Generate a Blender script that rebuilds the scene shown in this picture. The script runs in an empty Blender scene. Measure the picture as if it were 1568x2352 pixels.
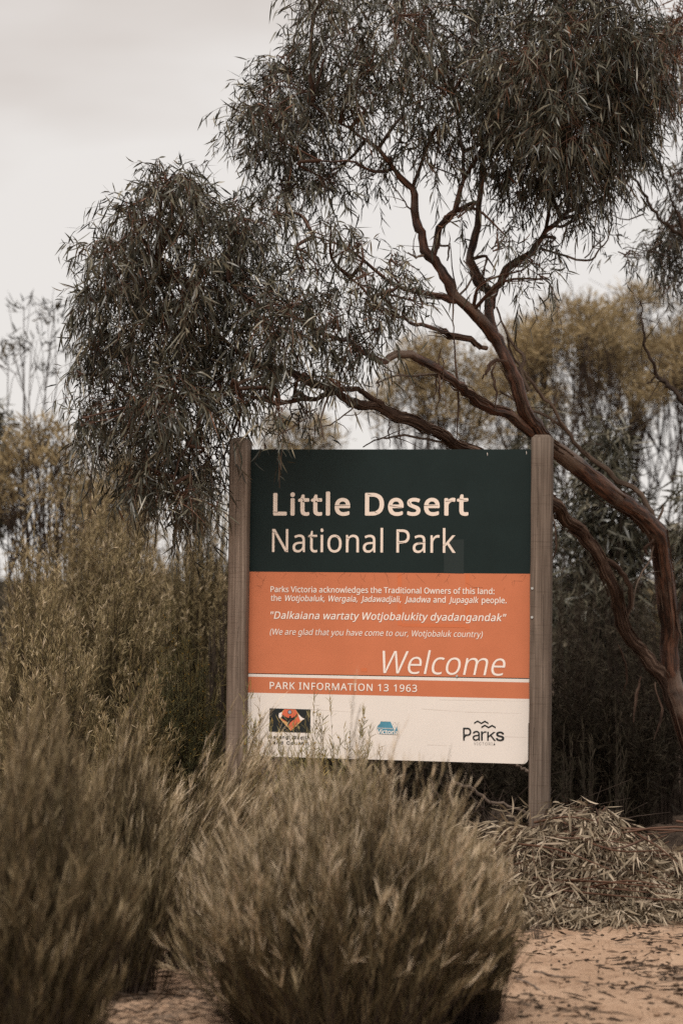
import bpy, math
import numpy as np
from mathutils import Vector, Matrix

# ------------------------------------------------------------------ camera, world, sun, exposure
sc = bpy.context.scene
COL = sc.collection
FPX, HORIZON, EYE = 5554.0, 1330.0, 1.35          # focal length and eye level in 1568 px units, camera height
PITCH = math.atan((HORIZON - 1176) / FPX)
CF = np.array([0, math.cos(PITCH), math.sin(PITCH)])
CU = np.array([0, -math.sin(PITCH), math.cos(PITCH)])
CR = np.array([1.0, 0, 0])
CC = np.array([0, 0, EYE])
cam_d = bpy.data.cameras.new('camera')
cam = bpy.data.objects.new('camera', cam_d)
COL.objects.link(cam)
cam.location = CC
cam.rotation_euler = (math.pi / 2 + PITCH, 0, 0)
cam_d.sensor_fit = 'HORIZONTAL'
cam_d.sensor_width = 24.0
cam_d.lens = 24.0 * FPX / 1568
cam_d.clip_start, cam_d.clip_end = 0.1, 3000
cam_d.dof.use_dof = True
cam_d.dof.focus_distance = 10.25
cam_d.dof.aperture_fstop = 2.6
sc.camera = cam

SUN_EL, SUN_AZ = math.radians(60), math.radians(194)   # azimuth clockwise from +Y: behind the camera, to the left
SUN_DIR = np.array([math.sin(SUN_AZ) * math.cos(SUN_EL), math.cos(SUN_AZ) * math.cos(SUN_EL), math.sin(SUN_EL)])
world = bpy.data.worlds.new('World')
sc.world = world
world.use_nodes = True
wn, wl = world.node_tree.nodes, world.node_tree.links
wn.clear()
def N(nodes, t, **kw):
    n = nodes.new(t)
    for k, v in kw.items():
        setattr(n, k, v)
    return n
out = N(wn, 'ShaderNodeOutputWorld')
bg = N(wn, 'ShaderNodeBackground')
bg.inputs[1].default_value = 1.0
sky = N(wn, 'ShaderNodeTexSky', sky_type='NISHITA', sun_disc=False, sun_elevation=SUN_EL, sun_rotation=SUN_AZ)
skym = N(wn, 'ShaderNodeVectorMath', operation='SCALE'); skym.inputs[3].default_value = 0.07
wl.new(sky.outputs[0], skym.inputs[0])
tc = N(wn, 'ShaderNodeTexCoord')
mp = N(wn, 'ShaderNodeMapping'); mp.inputs['Scale'].default_value = (3.5, 3.5, 11); mp.inputs['Location'].default_value = (0.55, 0.2, 0.3)
wl.new(tc.outputs['Generated'], mp.inputs[0])
nz = N(wn, 'ShaderNodeTexNoise'); nz.inputs['Scale'].default_value = 1.6; nz.inputs['Detail'].default_value = 4; nz.inputs['Roughness'].default_value = 0.45
wl.new(mp.outputs[0], nz.inputs[0])
sx = N(wn, 'ShaderNodeSeparateXYZ'); wl.new(tc.outputs['Generated'], sx.inputs[0])
# heavier cloud to the left and overhead, thinner towards the horizon
m1 = N(wn, 'ShaderNodeMath', operation='MULTIPLY_ADD'); m1.inputs[1].default_value = -6.0; m1.inputs[2].default_value = 2.22
wl.new(sx.outputs[2], m1.inputs[0])
m2 = N(wn, 'ShaderNodeMath', operation='MULTIPLY_ADD'); m2.inputs[1].default_value = 2.5
wl.new(sx.outputs[0], m2.inputs[0]); wl.new(m1.outputs[0], m2.inputs[2])
m3 = N(wn, 'ShaderNodeMath', operation='MULTIPLY_ADD'); m3.inputs[1].default_value = 1.5
wl.new(nz.outputs[0], m3.inputs[0]); 
m3b = N(wn, 'ShaderNodeMath', operation='SUBTRACT'); m3b.inputs[1].default_value = 0.70; wl.new(m2.outputs[0], m3b.inputs[0]); wl.new(m3b.outputs[0], m3.inputs[2])
cr = N(wn, 'ShaderNodeValToRGB')
cr.color_ramp.elements[0].position = 0.1; cr.color_ramp.elements[0].color = (0.57, 0.49, 0.435, 1)
cr.color_ramp.elements[1].position = 0.9; cr.color_ramp.elements[1].color = (0.86, 0.82, 0.785, 1)
wl.new(m3.outputs[0], cr.inputs[0])
# the cloud layer is brighter around the hidden sun
dp = N(wn, 'ShaderNodeVectorMath', operation='DOT_PRODUCT'); dp.inputs[1].default_value = tuple(SUN_DIR)
wl.new(tc.outputs['Generated'], dp.inputs[0])
mx = N(wn, 'ShaderNodeMath', operation='MAXIMUM'); mx.inputs[1].default_value = 0; wl.new(dp.outputs['Value'], mx.inputs[0])
pw = N(wn, 'ShaderNodeMath', operation='POWER'); pw.inputs[1].default_value = 2.5; wl.new(mx.outputs[0], pw.inputs[0])
gl = N(wn, 'ShaderNodeMath', operation='MULTIPLY_ADD'); gl.inputs[1].default_value = 1.0; gl.inputs[2].default_value = 1.0
wl.new(pw.outputs[0], gl.inputs[0])
cl = N(wn, 'ShaderNodeVectorMath', operation='SCALE'); wl.new(cr.outputs[0], cl.inputs[0]); wl.new(gl.outputs[0], cl.inputs[3])
mixw = N(wn, 'ShaderNodeMix', data_type='RGBA'); mixw.inputs[0].default_value = 0.94
wl.new(skym.outputs[0], mixw.inputs[6]); wl.new(cl.outputs[0], mixw.inputs[7])
wl.new(mixw.outputs[2], bg.inputs[0]); wl.new(bg.outputs[0], out.inputs[0])

sun_d = bpy.data.lights.new('sun', 'SUN')
sun_d.energy, sun_d.angle, sun_d.color = 3.6, math.radians(20), (1.0, 0.95, 0.89)
sun = bpy.data.objects.new('sun', sun_d)
COL.objects.link(sun)
sun.rotation_euler = Vector(SUN_DIR).to_track_quat('Z', 'Y').to_euler()
sc.view_settings.view_transform = 'Standard'
sc.view_settings.look = 'None'
sc.view_settings.exposure = 0.0
sc.view_settings.gamma = 1.0
sc.render.engine = 'CYCLES'
sc.cycles.max_bounces = 6
sc.cycles.diffuse_bounces = 3
sc.cycles.glossy_bounces = 2
sc.cycles.use_denoising = False

# ------------------------------------------------------------------ helpers
rng = np.random.default_rng(7)

def at(px, py, d):
    """world point seen at (px, py) of the 1568 x 2352 layout, d metres away along the view"""
    return CC + d * ((px - 784) / FPX * CR + (1176 - py) / FPX * CU + CF)

def atv(px, py, d):
    px, py, d = np.asarray(px, float), np.asarray(py, float), np.asarray(d, float)
    return CC + d[:, None] * (((px - 784) / FPX)[:, None] * CR + ((1176 - py) / FPX)[:, None] * CU + CF)

def ground_at(px, d):
    """point on the ground d metres ahead in the column px"""
    p = at(px, HORIZON, d); p[2] = 0; return p

def top_z(py, d):
    return EYE - (py - HORIZON) * d / FPX

def norm(v):
    return v / np.maximum(np.linalg.norm(v, axis=-1, keepdims=True), 1e-9)

class MB:
    """collects faces and links them as ONE mesh object"""
    def __init__(s):
        s.v, s.q, s.t, s.tone, s.vec, s.qm, s.tm, s.n = [], [], [], [], [], [], [], 0
        s.poly = []
    def add(s, v, quads=None, tris=None, tone=None, vec=None, mat=0):
        v = np.asarray(v, float).reshape(-1, 3)
        s.v.append(v)
        s.tone.append(np.zeros(len(v)) if tone is None else np.broadcast_to(np.asarray(tone, float), (len(v),)))
        s.vec.append(np.zeros((len(v), 3)) if vec is None else vec)
        if quads is not None and len(quads):
            s.q.append(np.asarray(quads) + s.n); s.qm.append(np.full(len(quads), mat))
        if tris is not None and len(tris):
            s.t.append(np.asarray(tris) + s.n); s.tm.append(np.full(len(tris), mat))
        s.n += len(v)
    def ngon(s, v, idx, mat=0):
        v = np.asarray(v, float).reshape(-1, 3)
        s.v.append(v); s.tone.append(np.zeros(len(v))); s.vec.append(np.zeros((len(v), 3)))
        for f in idx:
            s.poly.append((np.asarray(f) + s.n, mat))
        s.n += len(v)
    def ribbons(s, P, D, L, W, ts, ws, curve=None, side=None, tone=0.5, mat=0, cross=False):
        """strips from P along D (unit), bent by curve, with widths W*ws at fractions ts"""
        n = len(P); k = len(ts)
        if n == 0: return
        L = np.broadcast_to(np.asarray(L, float), (n,)); W = np.broadcast_to(np.asarray(W, float), (n,))
        if side is None:
            side = norm(np.cross(D, rng.normal(size=(n, 3))))
        ts = np.asarray(ts); ws = np.asarray(ws)
        c = P[:, None, :] + D[:, None, :] * (L[:, None] * ts[None])[..., None]
        if curve is not None:
            c = c + curve[:, None, :] * (L[:, None] * ts[None] ** 2)[..., None]
        off = side[:, None, :] * (W[:, None] * ws[None] * 0.5)[..., None]
        v = np.stack([c - off, c + off], axis=2).reshape(-1, 3)
        b = (np.arange(n) * 2 * k)[:, None, None]
        j = (np.arange(k - 1) * 2)[None, :, None]
        q = (b + j + np.array([0, 1, 3, 2])[None, None]).reshape(-1, 4)
        tone = np.broadcast_to(np.asarray(tone, float), (n,))
        s.add(v, quads=q, tone=np.repeat(tone, 2 * k), mat=mat)
    def tube(s, pts, rad, sides=7, mat=0, tone=0.5, cap=True, rough=0.0):
        pts = np.asarray(pts, float); k = len(pts)
        rad = np.broadcast_to(np.asarray(rad, float), (k,))
        tan = norm(np.gradient(pts, axis=0))
        u = np.cross(tan[0], [0.3, 0.5, 0.81]); u /= np.linalg.norm(u)
        U = []
        for i in range(k):
            u = u - tan[i] * (u @ tan[i]); u /= np.linalg.norm(u); U.append(u)
        U = np.array(U); V = np.cross(tan, U)
        a = np.arange(sides) / sides * 2 * math.pi
        rr = rad[:, None] * (1 + rough * rng.normal(size=(k, sides)))
        ring = (U[:, None] * np.cos(a)[None, :, None] + V[:, None] * np.sin(a)[None, :, None]) * rr[..., None]
        v = (pts[:, None] + ring).reshape(-1, 3)
        ln = np.concatenate([[0], np.cumsum(np.linalg.norm(np.diff(pts, axis=0), axis=1))])
        vec = np.stack([np.broadcast_to(np.cos(a)[None], (k, sides)) * rad[:, None], np.broadcast_to(np.sin(a)[None], (k, sides)) * rad[:, None],
                        np.broadcast_to(ln[:, None], (k, sides))], -1).reshape(-1, 3) + rng.random(3) * 0.0 + np.array([0, 0, rng.random() * 9])
        i = np.arange(k - 1)[:, None] * sides; j = np.arange(sides)[None]
        j2 = (j + 1) % sides
        q = np.stack([i + j, i + j2, i + sides + j2, i + sides + j], -1).reshape(-1, 4)
        s.add(v, quads=q, tone=tone, vec=vec, mat=mat)
        if cap:
            for o in (0, (k - 1) * sides):
                s.ngon(v[o:o + sides], [list(range(sides))], mat)
    def box(s, lo, hi, mat=0):
        x0, y0, z0 = lo; x1, y1, z1 = hi
        v = [(x0, y0, z0), (x1, y0, z0), (x1, y1, z0), (x0, y1, z0), (x0, y0, z1), (x1, y0, z1), (x1, y1, z1), (x0, y1, z1)]
        s.add(v, quads=[(3, 2, 1, 0), (4, 5, 6, 7), (0, 1, 5, 4), (1, 2, 6, 5), (2, 3, 7, 6), (3, 0, 4, 7)], mat=mat)
    def mesh(s, name, mats, smooth=False):
        me = bpy.data.meshes.new(name)
        v = np.concatenate(s.v)
        qs = np.concatenate(s.q) if s.q else np.zeros((0, 4), int)
        tr = np.concatenate(s.t) if s.t else np.zeros((0, 3), int)
        pl = [p for p, m in s.poly]
        loops = np.concatenate([qs.ravel(), tr.ravel()] + [p.ravel() for p in pl]).astype(np.int32)
        cnt = np.concatenate([np.full(len(qs), 4), np.full(len(tr), 3), np.array([len(p) for p in pl], int)]).astype(np.int32)
        start = np.concatenate([[0], np.cumsum(cnt)[:-1]]).astype(np.int32)
        mi = np.concatenate(s.qm + s.tm + [np.array([m for p, m in s.poly], int)]).astype(np.int32)
        me.vertices.add(len(v)); me.vertices.foreach_set('co', v.astype(np.float32).ravel())
        me.loops.add(len(loops)); me.loops.foreach_set('vertex_index', loops)
        me.polygons.add(len(cnt)); me.polygons.foreach_set('loop_start', start); me.polygons.foreach_set('loop_total', cnt)
        me.polygons.foreach_set('material_index', mi)
        if smooth:
            me.polygons.foreach_set('use_smooth', np.ones(len(cnt), bool))
        for m in mats:
            me.materials.append(m)
        a = me.attributes.new('tone', 'FLOAT', 'POINT'); a.data.foreach_set('value', np.concatenate(s.tone).astype(np.float32))
        a = me.attributes.new('grain', 'FLOAT_VECTOR', 'POINT'); a.data.foreach_set('vector', np.concatenate(s.vec).astype(np.float32).ravel())
        me.update(calc_edges=True); me.validate()
        return me
    def build(s, name, mats, parent=None, smooth=False):
        if not isinstance(mats, (list, tuple)): mats = [mats]
        return link(name, s.mesh(name, mats, smooth), parent)

def link(name, me, parent=None):
    o = bpy.data.objects.new(name, me)
    COL.objects.link(o)
    if parent is not None:
        o.parent = parent
    return o

def tag(o, label=None, cat=None, group=None, kind=None):
    if label: o['label'] = label
    if cat: o['category'] = cat
    if group: o['group'] = group
    if kind: o['kind'] = kind
    return o

def thing(name, label, cat, loc=(0, 0, 0), rz=0.0, group=None):
    o = bpy.data.objects.new(name, None)
    o.empty_display_size = 0.1
    COL.objects.link(o)
    o.location = loc
    o.rotation_euler = (0, 0, rz)
    return tag(o, label, cat, group)

def copy_thing(src, label, loc, rz=0.0, scale=(1, 1, 1), group=None):
    c = src.copy(); COL.objects.link(c)
    c.location = loc; c.rotation_euler = (0, 0, rz); c.scale = scale
    c['label'] = label
    if group: c['group'] = group
    for ch in list(src.children):
        d = ch.copy(); COL.objects.link(d); d.parent = c
        for g in list(ch.children):
            e = g.copy(); COL.objects.link(e); e.parent = d
    return c

def catmull(P, n):
    P = np.asarray(P, float)
    if len(P) == 2:
        t = np.linspace(0, 1, n)[:, None]
        return P[0] * (1 - t) + P[1] * t
    Q = np.vstack([2 * P[0] - P[1], P, 2 * P[-1] - P[-2]])
    seg = len(P) - 1
    o = []
    for x in np.linspace(0, seg, n):
        i = min(int(x), seg - 1); t = x - i
        a, b, c, d = Q[i], Q[i + 1], Q[i + 2], Q[i + 3]
        o.append(0.5 * (2 * b + (c - a) * t + (2 * a - 5 * b + 4 * c - d) * t * t + (3 * b - a - 3 * c + d) * t ** 3))
    return np.array(o)

def gz(x, y):
    """height of the sand near the camera"""
    return 0.018 * np.sin(x * 3.1 + 1.3 * np.sin(y * 1.7)) * np.sin(y * 2.3 + 0.7) + 0.010 * np.sin(x * 9.0 + y * 4.0) * np.cos(y * 7.3 - x * 2)

# ------------------------------------------------------------------ materials
def new_mat(name):
    m = bpy.data.materials.new(name); m.use_nodes = True
    nt = m.node_tree
    return m, nt.nodes, nt.links, nt.nodes['Principled BSDF']

def ramp(nodes, stops):
    r = nodes.new('ShaderNodeValToRGB')
    e = r.color_ramp.elements
    while len(e) > 1: e.remove(e[0])
    for i, (p, c) in enumerate(stops):
        x = e[0] if i == 0 else e.new(p)
        x.position = p; x.color = (*c, 1)
    return r

def foliage_mat(name, stops, rough=0.55, spec=0.3, trans=0.0):
    m, n, l, p = new_mat(name)
    a = n.new('ShaderNodeAttribute'); a.attribute_name = 'tone'
    r = ramp(n, stops)
    l.new(a.outputs['Fac'], r.inputs[0]); l.new(r.outputs[0], p.inputs['Base Color'])
    p.inputs['Roughness'].default_value = rough
    p.inputs['Specular IOR Level'].default_value = spec
    if trans:
        t = n.new('ShaderNodeBsdfTranslucent'); l.new(r.outputs[0], t.inputs[0])
        mx = n.new('ShaderNodeMixShader'); mx.inputs[0].default_value = trans
        l.new(p.outputs[0], mx.inputs[1]); l.new(t.outputs[0], mx.inputs[2])
        l.new(mx.outputs[0], n['Material Output'].inputs[0])
    return m

def noise_mat(name, stops, scale=(1, 1, 1), noise=5.0, detail=6, rough=0.8, spec=0.2, coord='grain', bump=0.0, dist=0.002, second=None):
    m, n, l, p = new_mat(name)
    if coord == 'grain':
        a = n.new('ShaderNodeAttribute'); a.attribute_name = 'grain'; src = a.outputs['Vector']
    else:
        a = n.new('ShaderNodeTexCoord'); src = a.outputs['Object']
    mp = n.new('ShaderNodeMapping'); mp.inputs['Scale'].default_value = scale
    l.new(src, mp.inputs[0])
    z = n.new('ShaderNodeTexNoise'); z.inputs['Scale'].default_value = noise; z.inputs['Detail'].default_value = detail; z.inputs['Roughness'].default_value = 0.62
    l.new(mp.outputs[0], z.inputs[0])
    fac = z.outputs[0]
    r = ramp(n, stops)
    l.new(fac, r.inputs[0])
    colour = r.outputs[0]
    if second:
        z2 = n.new('ShaderNodeTexNoise'); z2.inputs['Scale'].default_value = second[0]; z2.inputs['Detail'].default_value = 4
        l.new(src, z2.inputs[0])
        r2 = ramp(n, [(second[1], (0, 0, 0)), (second[2], (1, 1, 1))]); l.new(z2.outputs[0], r2.inputs[0])
        mx = n.new('ShaderNodeMix'); mx.data_type = 'RGBA'
        l.new(r2.outputs[0], mx.inputs[0]); l.new(colour, mx.inputs[6]); mx.inputs[7].default_value = (*second[3], 1)
        colour = mx.outputs[2]
    l.new(colour, p.inputs['Base Color'])
    p.inputs['Roughness'].default_value = rough
    p.inputs['Specular IOR Level'].default_value = spec
    if bump:
        b = n.new('ShaderNodeBump'); b.inputs['Strength'].default_value = bump; b.inputs['Distance'].default_value = dist
        l.new(fac, b.inputs['Height']); l.new(b.outputs[0], p.inputs['Normal'])
    return m

def paint_mat(name, col, rough=0.45, spec=0.35, var=0.06, scale=6.0):
    m, n, l, p = new_mat(name)
    t = n.new('ShaderNodeTexCoord')
    z = n.new('ShaderNodeTexNoise'); z.inputs['Scale'].default_value = scale; z.inputs['Detail'].default_value = 6; z.inputs['Roughness'].default_value = 0.65
    l.new(t.outputs['Object'], z.inputs[0])
    c = np.array(col)
    r = ramp(n, [(0.3, tuple(c * (1 - var))), (0.7, tuple(np.minimum(c * (1 + var), 1)))])
    l.new(z.outputs[0], r.inputs[0]); l.new(r.outputs[0], p.inputs['Base Color'])
    r2 = ramp(n, [(0.3, (rough * 0.85,) * 3), (0.7, (rough * 1.2,) * 3)])
    l.new(z.outputs[0], r2.inputs[0]); l.new(r2.outputs[0], p.inputs['Roughness'])
    p.inputs['Specular IOR Level'].default_value = spec
    return m

M = {}
M['leaf'] = foliage_mat('gum_leaf', [(0, (0.012, 0.0122, 0.008)), (0.35, (0.030, 0.0295, 0.019)), (0.7, (0.085, 0.079, 0.052)), (0.93, (0.22, 0.195, 0.14)), (1, (0.12, 0.055, 0.028))], 0.42, 0.4, 0.06)
M['twig'] = foliage_mat('gum_twig', [(0, (0.035, 0.02, 0.014)), (1, (0.13, 0.065, 0.04))], 0.6, 0.2)
M['red_leaf'] = foliage_mat('reddish_leaf', [(0, (0.04, 0.025, 0.016)), (0.6, (0.10, 0.045, 0.022)), (1, (0.17, 0.07, 0.03))], 0.5, 0.3, 0.1)
M['bark'] = noise_mat('gum_bark', [(0.30, (0.011, 0.007, 0.006)), (0.45, (0.036, 0.018, 0.012)), (0.56, (0.105, 0.047, 0.028)), (0.66, (0.17, 0.088, 0.056)), (0.80, (0.30, 0.22, 0.17))], (30, 30, 4.5), 1.8, 9, 0.45, 0.4, bump=1.0, dist=0.010, second=(3.2, 0.55, 0.62, (0.135, 0.092, 0.068)))
M['stringy'] = noise_mat('stringy_bark', [(0.30, (0.014, 0.010, 0.009)), (0.5, (0.065, 0.040, 0.029)), (0.68, (0.20, 0.14, 0.105)), (0.85, (0.30, 0.23, 0.18))], (34, 34, 2.0), 2.4, 9, 0.85, 0.1, bump=1.0, dist=0.012)
M['dead'] = noise_mat('dead_wood', [(0.3, (0.05, 0.036, 0.028)), (0.7, (0.22, 0.17, 0.135))], (30, 30, 3), 3, 8, 0.85, 0.1, bump=0.6, dist=0.004)
M['darkwood'] = noise_mat('dark_twig_wood', [(0.3, (0.022, 0.016, 0.013)), (0.7, (0.075, 0.055, 0.043))], (20, 20, 3), 3, 5, 0.85, 0.1)
M['heath'] = foliage_mat('heath_foliage', [(0, (0.070, 0.058, 0.028)), (0.35, (0.24, 0.192, 0.098)), (0.7, (0.50, 0.40, 0.23)), (1, (0.76, 0.62, 0.44))], 0.7, 0.15, 0.4)
M['drygrass'] = foliage_mat('dry_shrub_foliage', [(0, (0.030, 0.023, 0.012)), (0.35, (0.125, 0.096, 0.049)), (0.65, (0.40, 0.315, 0.19)), (1, (0.76, 0.63, 0.465))], 0.7, 0.15, 0.3)
M['wattle'] = foliage_mat('wattle_foliage', [(0, (0.055, 0.058, 0.030)), (0.45, (0.16, 0.158, 0.080)), (0.8, (0.33, 0.27, 0.115)), (1, (0.42, 0.28, 0.07))], 0.6, 0.25, 0.3)
M['thicket'] = foliage_mat('thicket_foliage', [(0, (0.016, 0.014, 0.009)), (0.6, (0.045, 0.036, 0.023)), (1, (0.10, 0.085, 0.06))], 0.75, 0.15)  # shade under the tree is put into this dark colour for the thicket
M['paperbark'] = foliage_mat('broombush_foliage', [(0, (0.12, 0.090, 0.046)), (0.5, (0.29, 0.22, 0.118)), (1, (0.47, 0.37, 0.215))], 0.7, 0.15, 0.35)
M['dryleaf'] = foliage_mat('dried_gum_leaf', [(0, (0.075, 0.055, 0.035)), (0.35, (0.19, 0.15, 0.10)), (0.75, (0.32, 0.26, 0.185)), (1, (0.44, 0.36, 0.27))], 0.55, 0.3, 0.08)
M['litter'] = foliage_mat('litter', [(0, (0.03, 0.022, 0.017)), (0.6, (0.11, 0.08, 0.058)), (1, (0.26, 0.19, 0.14))], 0.85, 0.1)
M['green'] = paint_mat('green_sign_paint', (0.0065, 0.0150, 0.0148), 0.5, 0.2, 0.10)
M['orange'] = paint_mat('orange_sign_paint', (0.49, 0.155, 0.072), 0.5, 0.3, 0.05)
M['deep_orange'] = paint_mat('deep_orange_strip', (0.52, 0.145, 0.058), 0.45, 0.3, 0.05)
M['gghost'] = paint_mat('paler_green_patch', (0.0080, 0.0175, 0.0173), 0.35, 0.4, 0.1)
M['white'] = paint_mat('cream_sign_paint', (0.685, 0.635, 0.585), 0.5, 0.3, 0.035, 3.0)
M['letter'] = paint_mat('cream_vinyl', (0.70, 0.60, 0.515), 0.5, 0.3, 0.03)
M['wletter'] = paint_mat('white_vinyl', (0.76, 0.69, 0.63), 0.5, 0.3, 0.02)
M['ink'] = paint_mat('dark_vinyl', (0.012, 0.016, 0.017), 0.5, 0.3, 0.05)
M['crack'] = paint_mat('crack_line', (0.03, 0.024, 0.02), 0.8, 0.1, 0.05)
M['fold'] = paint_mat('vinyl_fold', (0.50, 0.42, 0.36), 0.6, 0.2, 0.05)
M['blue'] = paint_mat('faded_blue_vinyl', (0.075, 0.24, 0.33), 0.5, 0.3, 0.12, 30)
M['coral'] = paint_mat('coral_vinyl', (0.60, 0.13, 0.065), 0.5, 0.3, 0.05)
M['tan'] = paint_mat('tan_vinyl', (0.58, 0.34, 0.14), 0.5, 0.3, 0.05)
M['grey'] = paint_mat('grey_vinyl', (0.30, 0.33, 0.38), 0.5, 0.3, 0.05)
M['metal'] = paint_mat('panel_edge', (0.35, 0.36, 0.35), 0.4, 0.5, 0.05)
# weathered post wood: vertical grain with slanting saw marks
def wood_mat(name='weathered_post_wood', f=1.0):
    m, n, l, p = new_mat(name)
    t = n.new('ShaderNodeTexCoord')
    def nz(scale, s, d=6):
        mp = n.new('ShaderNodeMapping'); mp.inputs['Scale'].default_value = scale; l.new(t.outputs['Object'], mp.inputs[0])
        z = n.new('ShaderNodeTexNoise'); z.inputs['Scale'].default_value = s; z.inputs['Detail'].default_value = d; z.inputs['Roughness'].default_value = 0.6
        l.new(mp.outputs[0], z.inputs[0]); return z.outputs[0]
    g = nz((60, 60, 1.2), 2.5)
    big = nz((7, 7, 1.6), 1.5, 3)
    r = ramp(n, [(0.28, (0.070, 0.054, 0.043)), (0.5, (0.122, 0.097, 0.079)), (0.72, (0.20, 0.163, 0.135))]); l.new(g, r.inputs[0])
    r2 = ramp(n, [(0.3, (0.74 * f, 0.72 * f, 0.70 * f)), (0.7, (1.12 * f, 1.08 * f, 1.05 * f))]); l.new(big, r2.inputs[0])
    mu = n.new('ShaderNodeMix'); mu.data_type = 'RGBA'; mu.blend_type = 'MULTIPLY'; mu.inputs[0].default_value = 1
    l.new(r.outputs[0], mu.inputs[6]); l.new(r2.outputs[0], mu.inputs[7])
    mp = n.new('ShaderNodeMapping'); mp.inputs['Rotation'].default_value = (0, math.radians(-14), 0); l.new(t.outputs['Object'], mp.inputs[0])
    w = n.new('ShaderNodeTexNoise'); w.inputs['Scale'].default_value = 1.0; w.inputs['Detail'].default_value = 3
    mp.inputs['Scale'].default_value = (9, 9, 170); l.new(mp.outputs[0], w.inputs[0])
    r3 = ramp(n, [(0.30, (0.62, 0.6, 0.58)), (0.42, (1, 1, 1))]); l.new(w.outputs[0], r3.inputs[0])
    mu2 = n.new('ShaderNodeMix'); mu2.data_type = 'RGBA'; mu2.blend_type = 'MULTIPLY'; mu2.inputs[0].default_value = 0.55
    l.new(mu.outputs[2], mu2.inputs[6]); l.new(r3.outputs[0], mu2.inputs[7])
    l.new(mu2.outputs[2], p.inputs['Base Color'])
    p.inputs['Roughness'].default_value = 0.85; p.inputs['Specular IOR Level'].default_value = 0.15
    b = n.new('ShaderNodeBump'); b.inputs['Strength'].default_value = 0.5; b.inputs['Distance'].default_value = 0.003
    l.new(g, b.inputs['Height']); l.new(b.outputs[0], p.inputs['Normal'])
    return m
M['post'] = wood_mat()
M['shade_lifted_post'] = wood_mat('post_wood_lifted_for_shade', 1.45)  # left post: same wood, colour lightened to offset the crown's shade

def sand_mat():
    m, n, l, p = new_mat('sandy_ground')
    t = n.new('ShaderNodeTexCoord')
    def nz(s, d, ro=0.6):
        z = n.new('ShaderNodeTexNoise'); z.inputs['Scale'].default_value = s; z.inputs['Detail'].default_value = d; z.inputs['Roughness'].default_value = ro
        l.new(t.outputs['Object'], z.inputs[0]); return z.outputs[0]
    a = nz(3.0, 8); b = nz(26, 8, 0.7); c = nz(1.1, 5)
    r = ramp(n, [(0.3, (0.33, 0.217, 0.145)), (0.5, (0.41, 0.28, 0.192)), (0.7, (0.48, 0.34, 0.24))]); l.new(a, r.inputs[0])
    r2 = ramp(n, [(0.33, (0.62, 0.56, 0.52)), (0.48, (1, 1, 1))]); l.new(b, r2.inputs[0])
    mu = n.new('ShaderNodeMix'); mu.data_type = 'RGBA'; mu.blend_type = 'MULTIPLY'; mu.inputs[0].default_value = 0.7
    l.new(r.outputs[0], mu.inputs[6]); l.new(r2.outputs[0], mu.inputs[7])
    # bark and leaf litter covers the sand under the scrub behind the sign and on the left
    s = n.new('ShaderNodeSeparateXYZ'); l.new(t.outputs['Object'], s.inputs[0])
    f1 = n.new('ShaderNodeMath'); f1.operation = 'MULTIPLY_ADD'; f1.inputs[1].default_value = 0.55; f1.inputs[2].default_value = -5.6
    l.new(s.outputs[1], f1.inputs[0])
    f2 = n.new('ShaderNodeMath'); f2.operation = 'MULTIPLY_ADD'; f2.inputs[1].default_value = 1.0; l.new(c, f2.inputs[0]); l.new(f1.outputs[0], f2.inputs[2])
    r3 = ramp(n, [(0.40, (0, 0, 0)), (0.65, (1, 1, 1))]); l.new(f2.outputs[0], r3.inputs[0])
    r4 = ramp(n, [(0.35, (0.03, 0.022, 0.017)), (0.65, (0.12, 0.088, 0.066))]); l.new(b, r4.inputs[0])
    mx = n.new('ShaderNodeMix'); mx.data_type = 'RGBA'
    l.new(r3.outputs[0], mx.inputs[0]); l.new(mu.outputs[2], mx.inputs[6]); l.new(r4.outputs[0], mx.inputs[7])
    l.new(mx.outputs[2], p.inputs['Base Color'])
    p.inputs['Roughness'].default_value = 0.95; p.inputs['Specular IOR Level'].default_value = 0.1
    bp = n.new('ShaderNodeBump'); bp.inputs['Strength'].default_value = 0.9; bp.inputs['Distance'].default_value = 0.03
    l.new(b, bp.inputs['Height']); l.new(bp.outputs[0], p.inputs['Normal'])
    return m
M['sand'] = sand_mat()

# ------------------------------------------------------------------ the setting: one sheet of ground to the horizon
def build_ground():
    xs = np.concatenate([[-1500, -400, -120, -40, -15, -8], np.linspace(-4, 4, 230), [8, 15, 40, 120, 400, 1500]])
    ys = np.concatenate([[-600, -100, -20, 0, 2.5], np.linspace(4, 14, 280), [16, 20, 28, 45, 90, 250, 800, 2500]])
    X, Y = np.meshgrid(xs, ys)
    Z = gz(X, Y)
    Z += np.random.default_rng(3).normal(size=Z.shape) * 0.006
    near = (np.abs(X) < 4.1) & (Y > 3.9) & (Y < 14.1)
    Z = np.where(near, Z, -0.01)
    nx, ny = len(xs), len(ys)
    v = np.stack([X, Y, Z], -1).reshape(-1, 3)
    i = np.arange(ny - 1)[:, None] * nx; j = np.arange(nx - 1)[None]
    q = np.stack([i + j, i + j + 1, i + nx + j + 1, i + nx + j], -1).reshape(-1, 4)
    mb = MB(); mb.add(v, quads=q)
    tag(mb.build('sandy_ground', M['sand'], smooth=True), 'pale orange sand with scattered bark and twigs', kind='structure')
build_ground()

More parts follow.
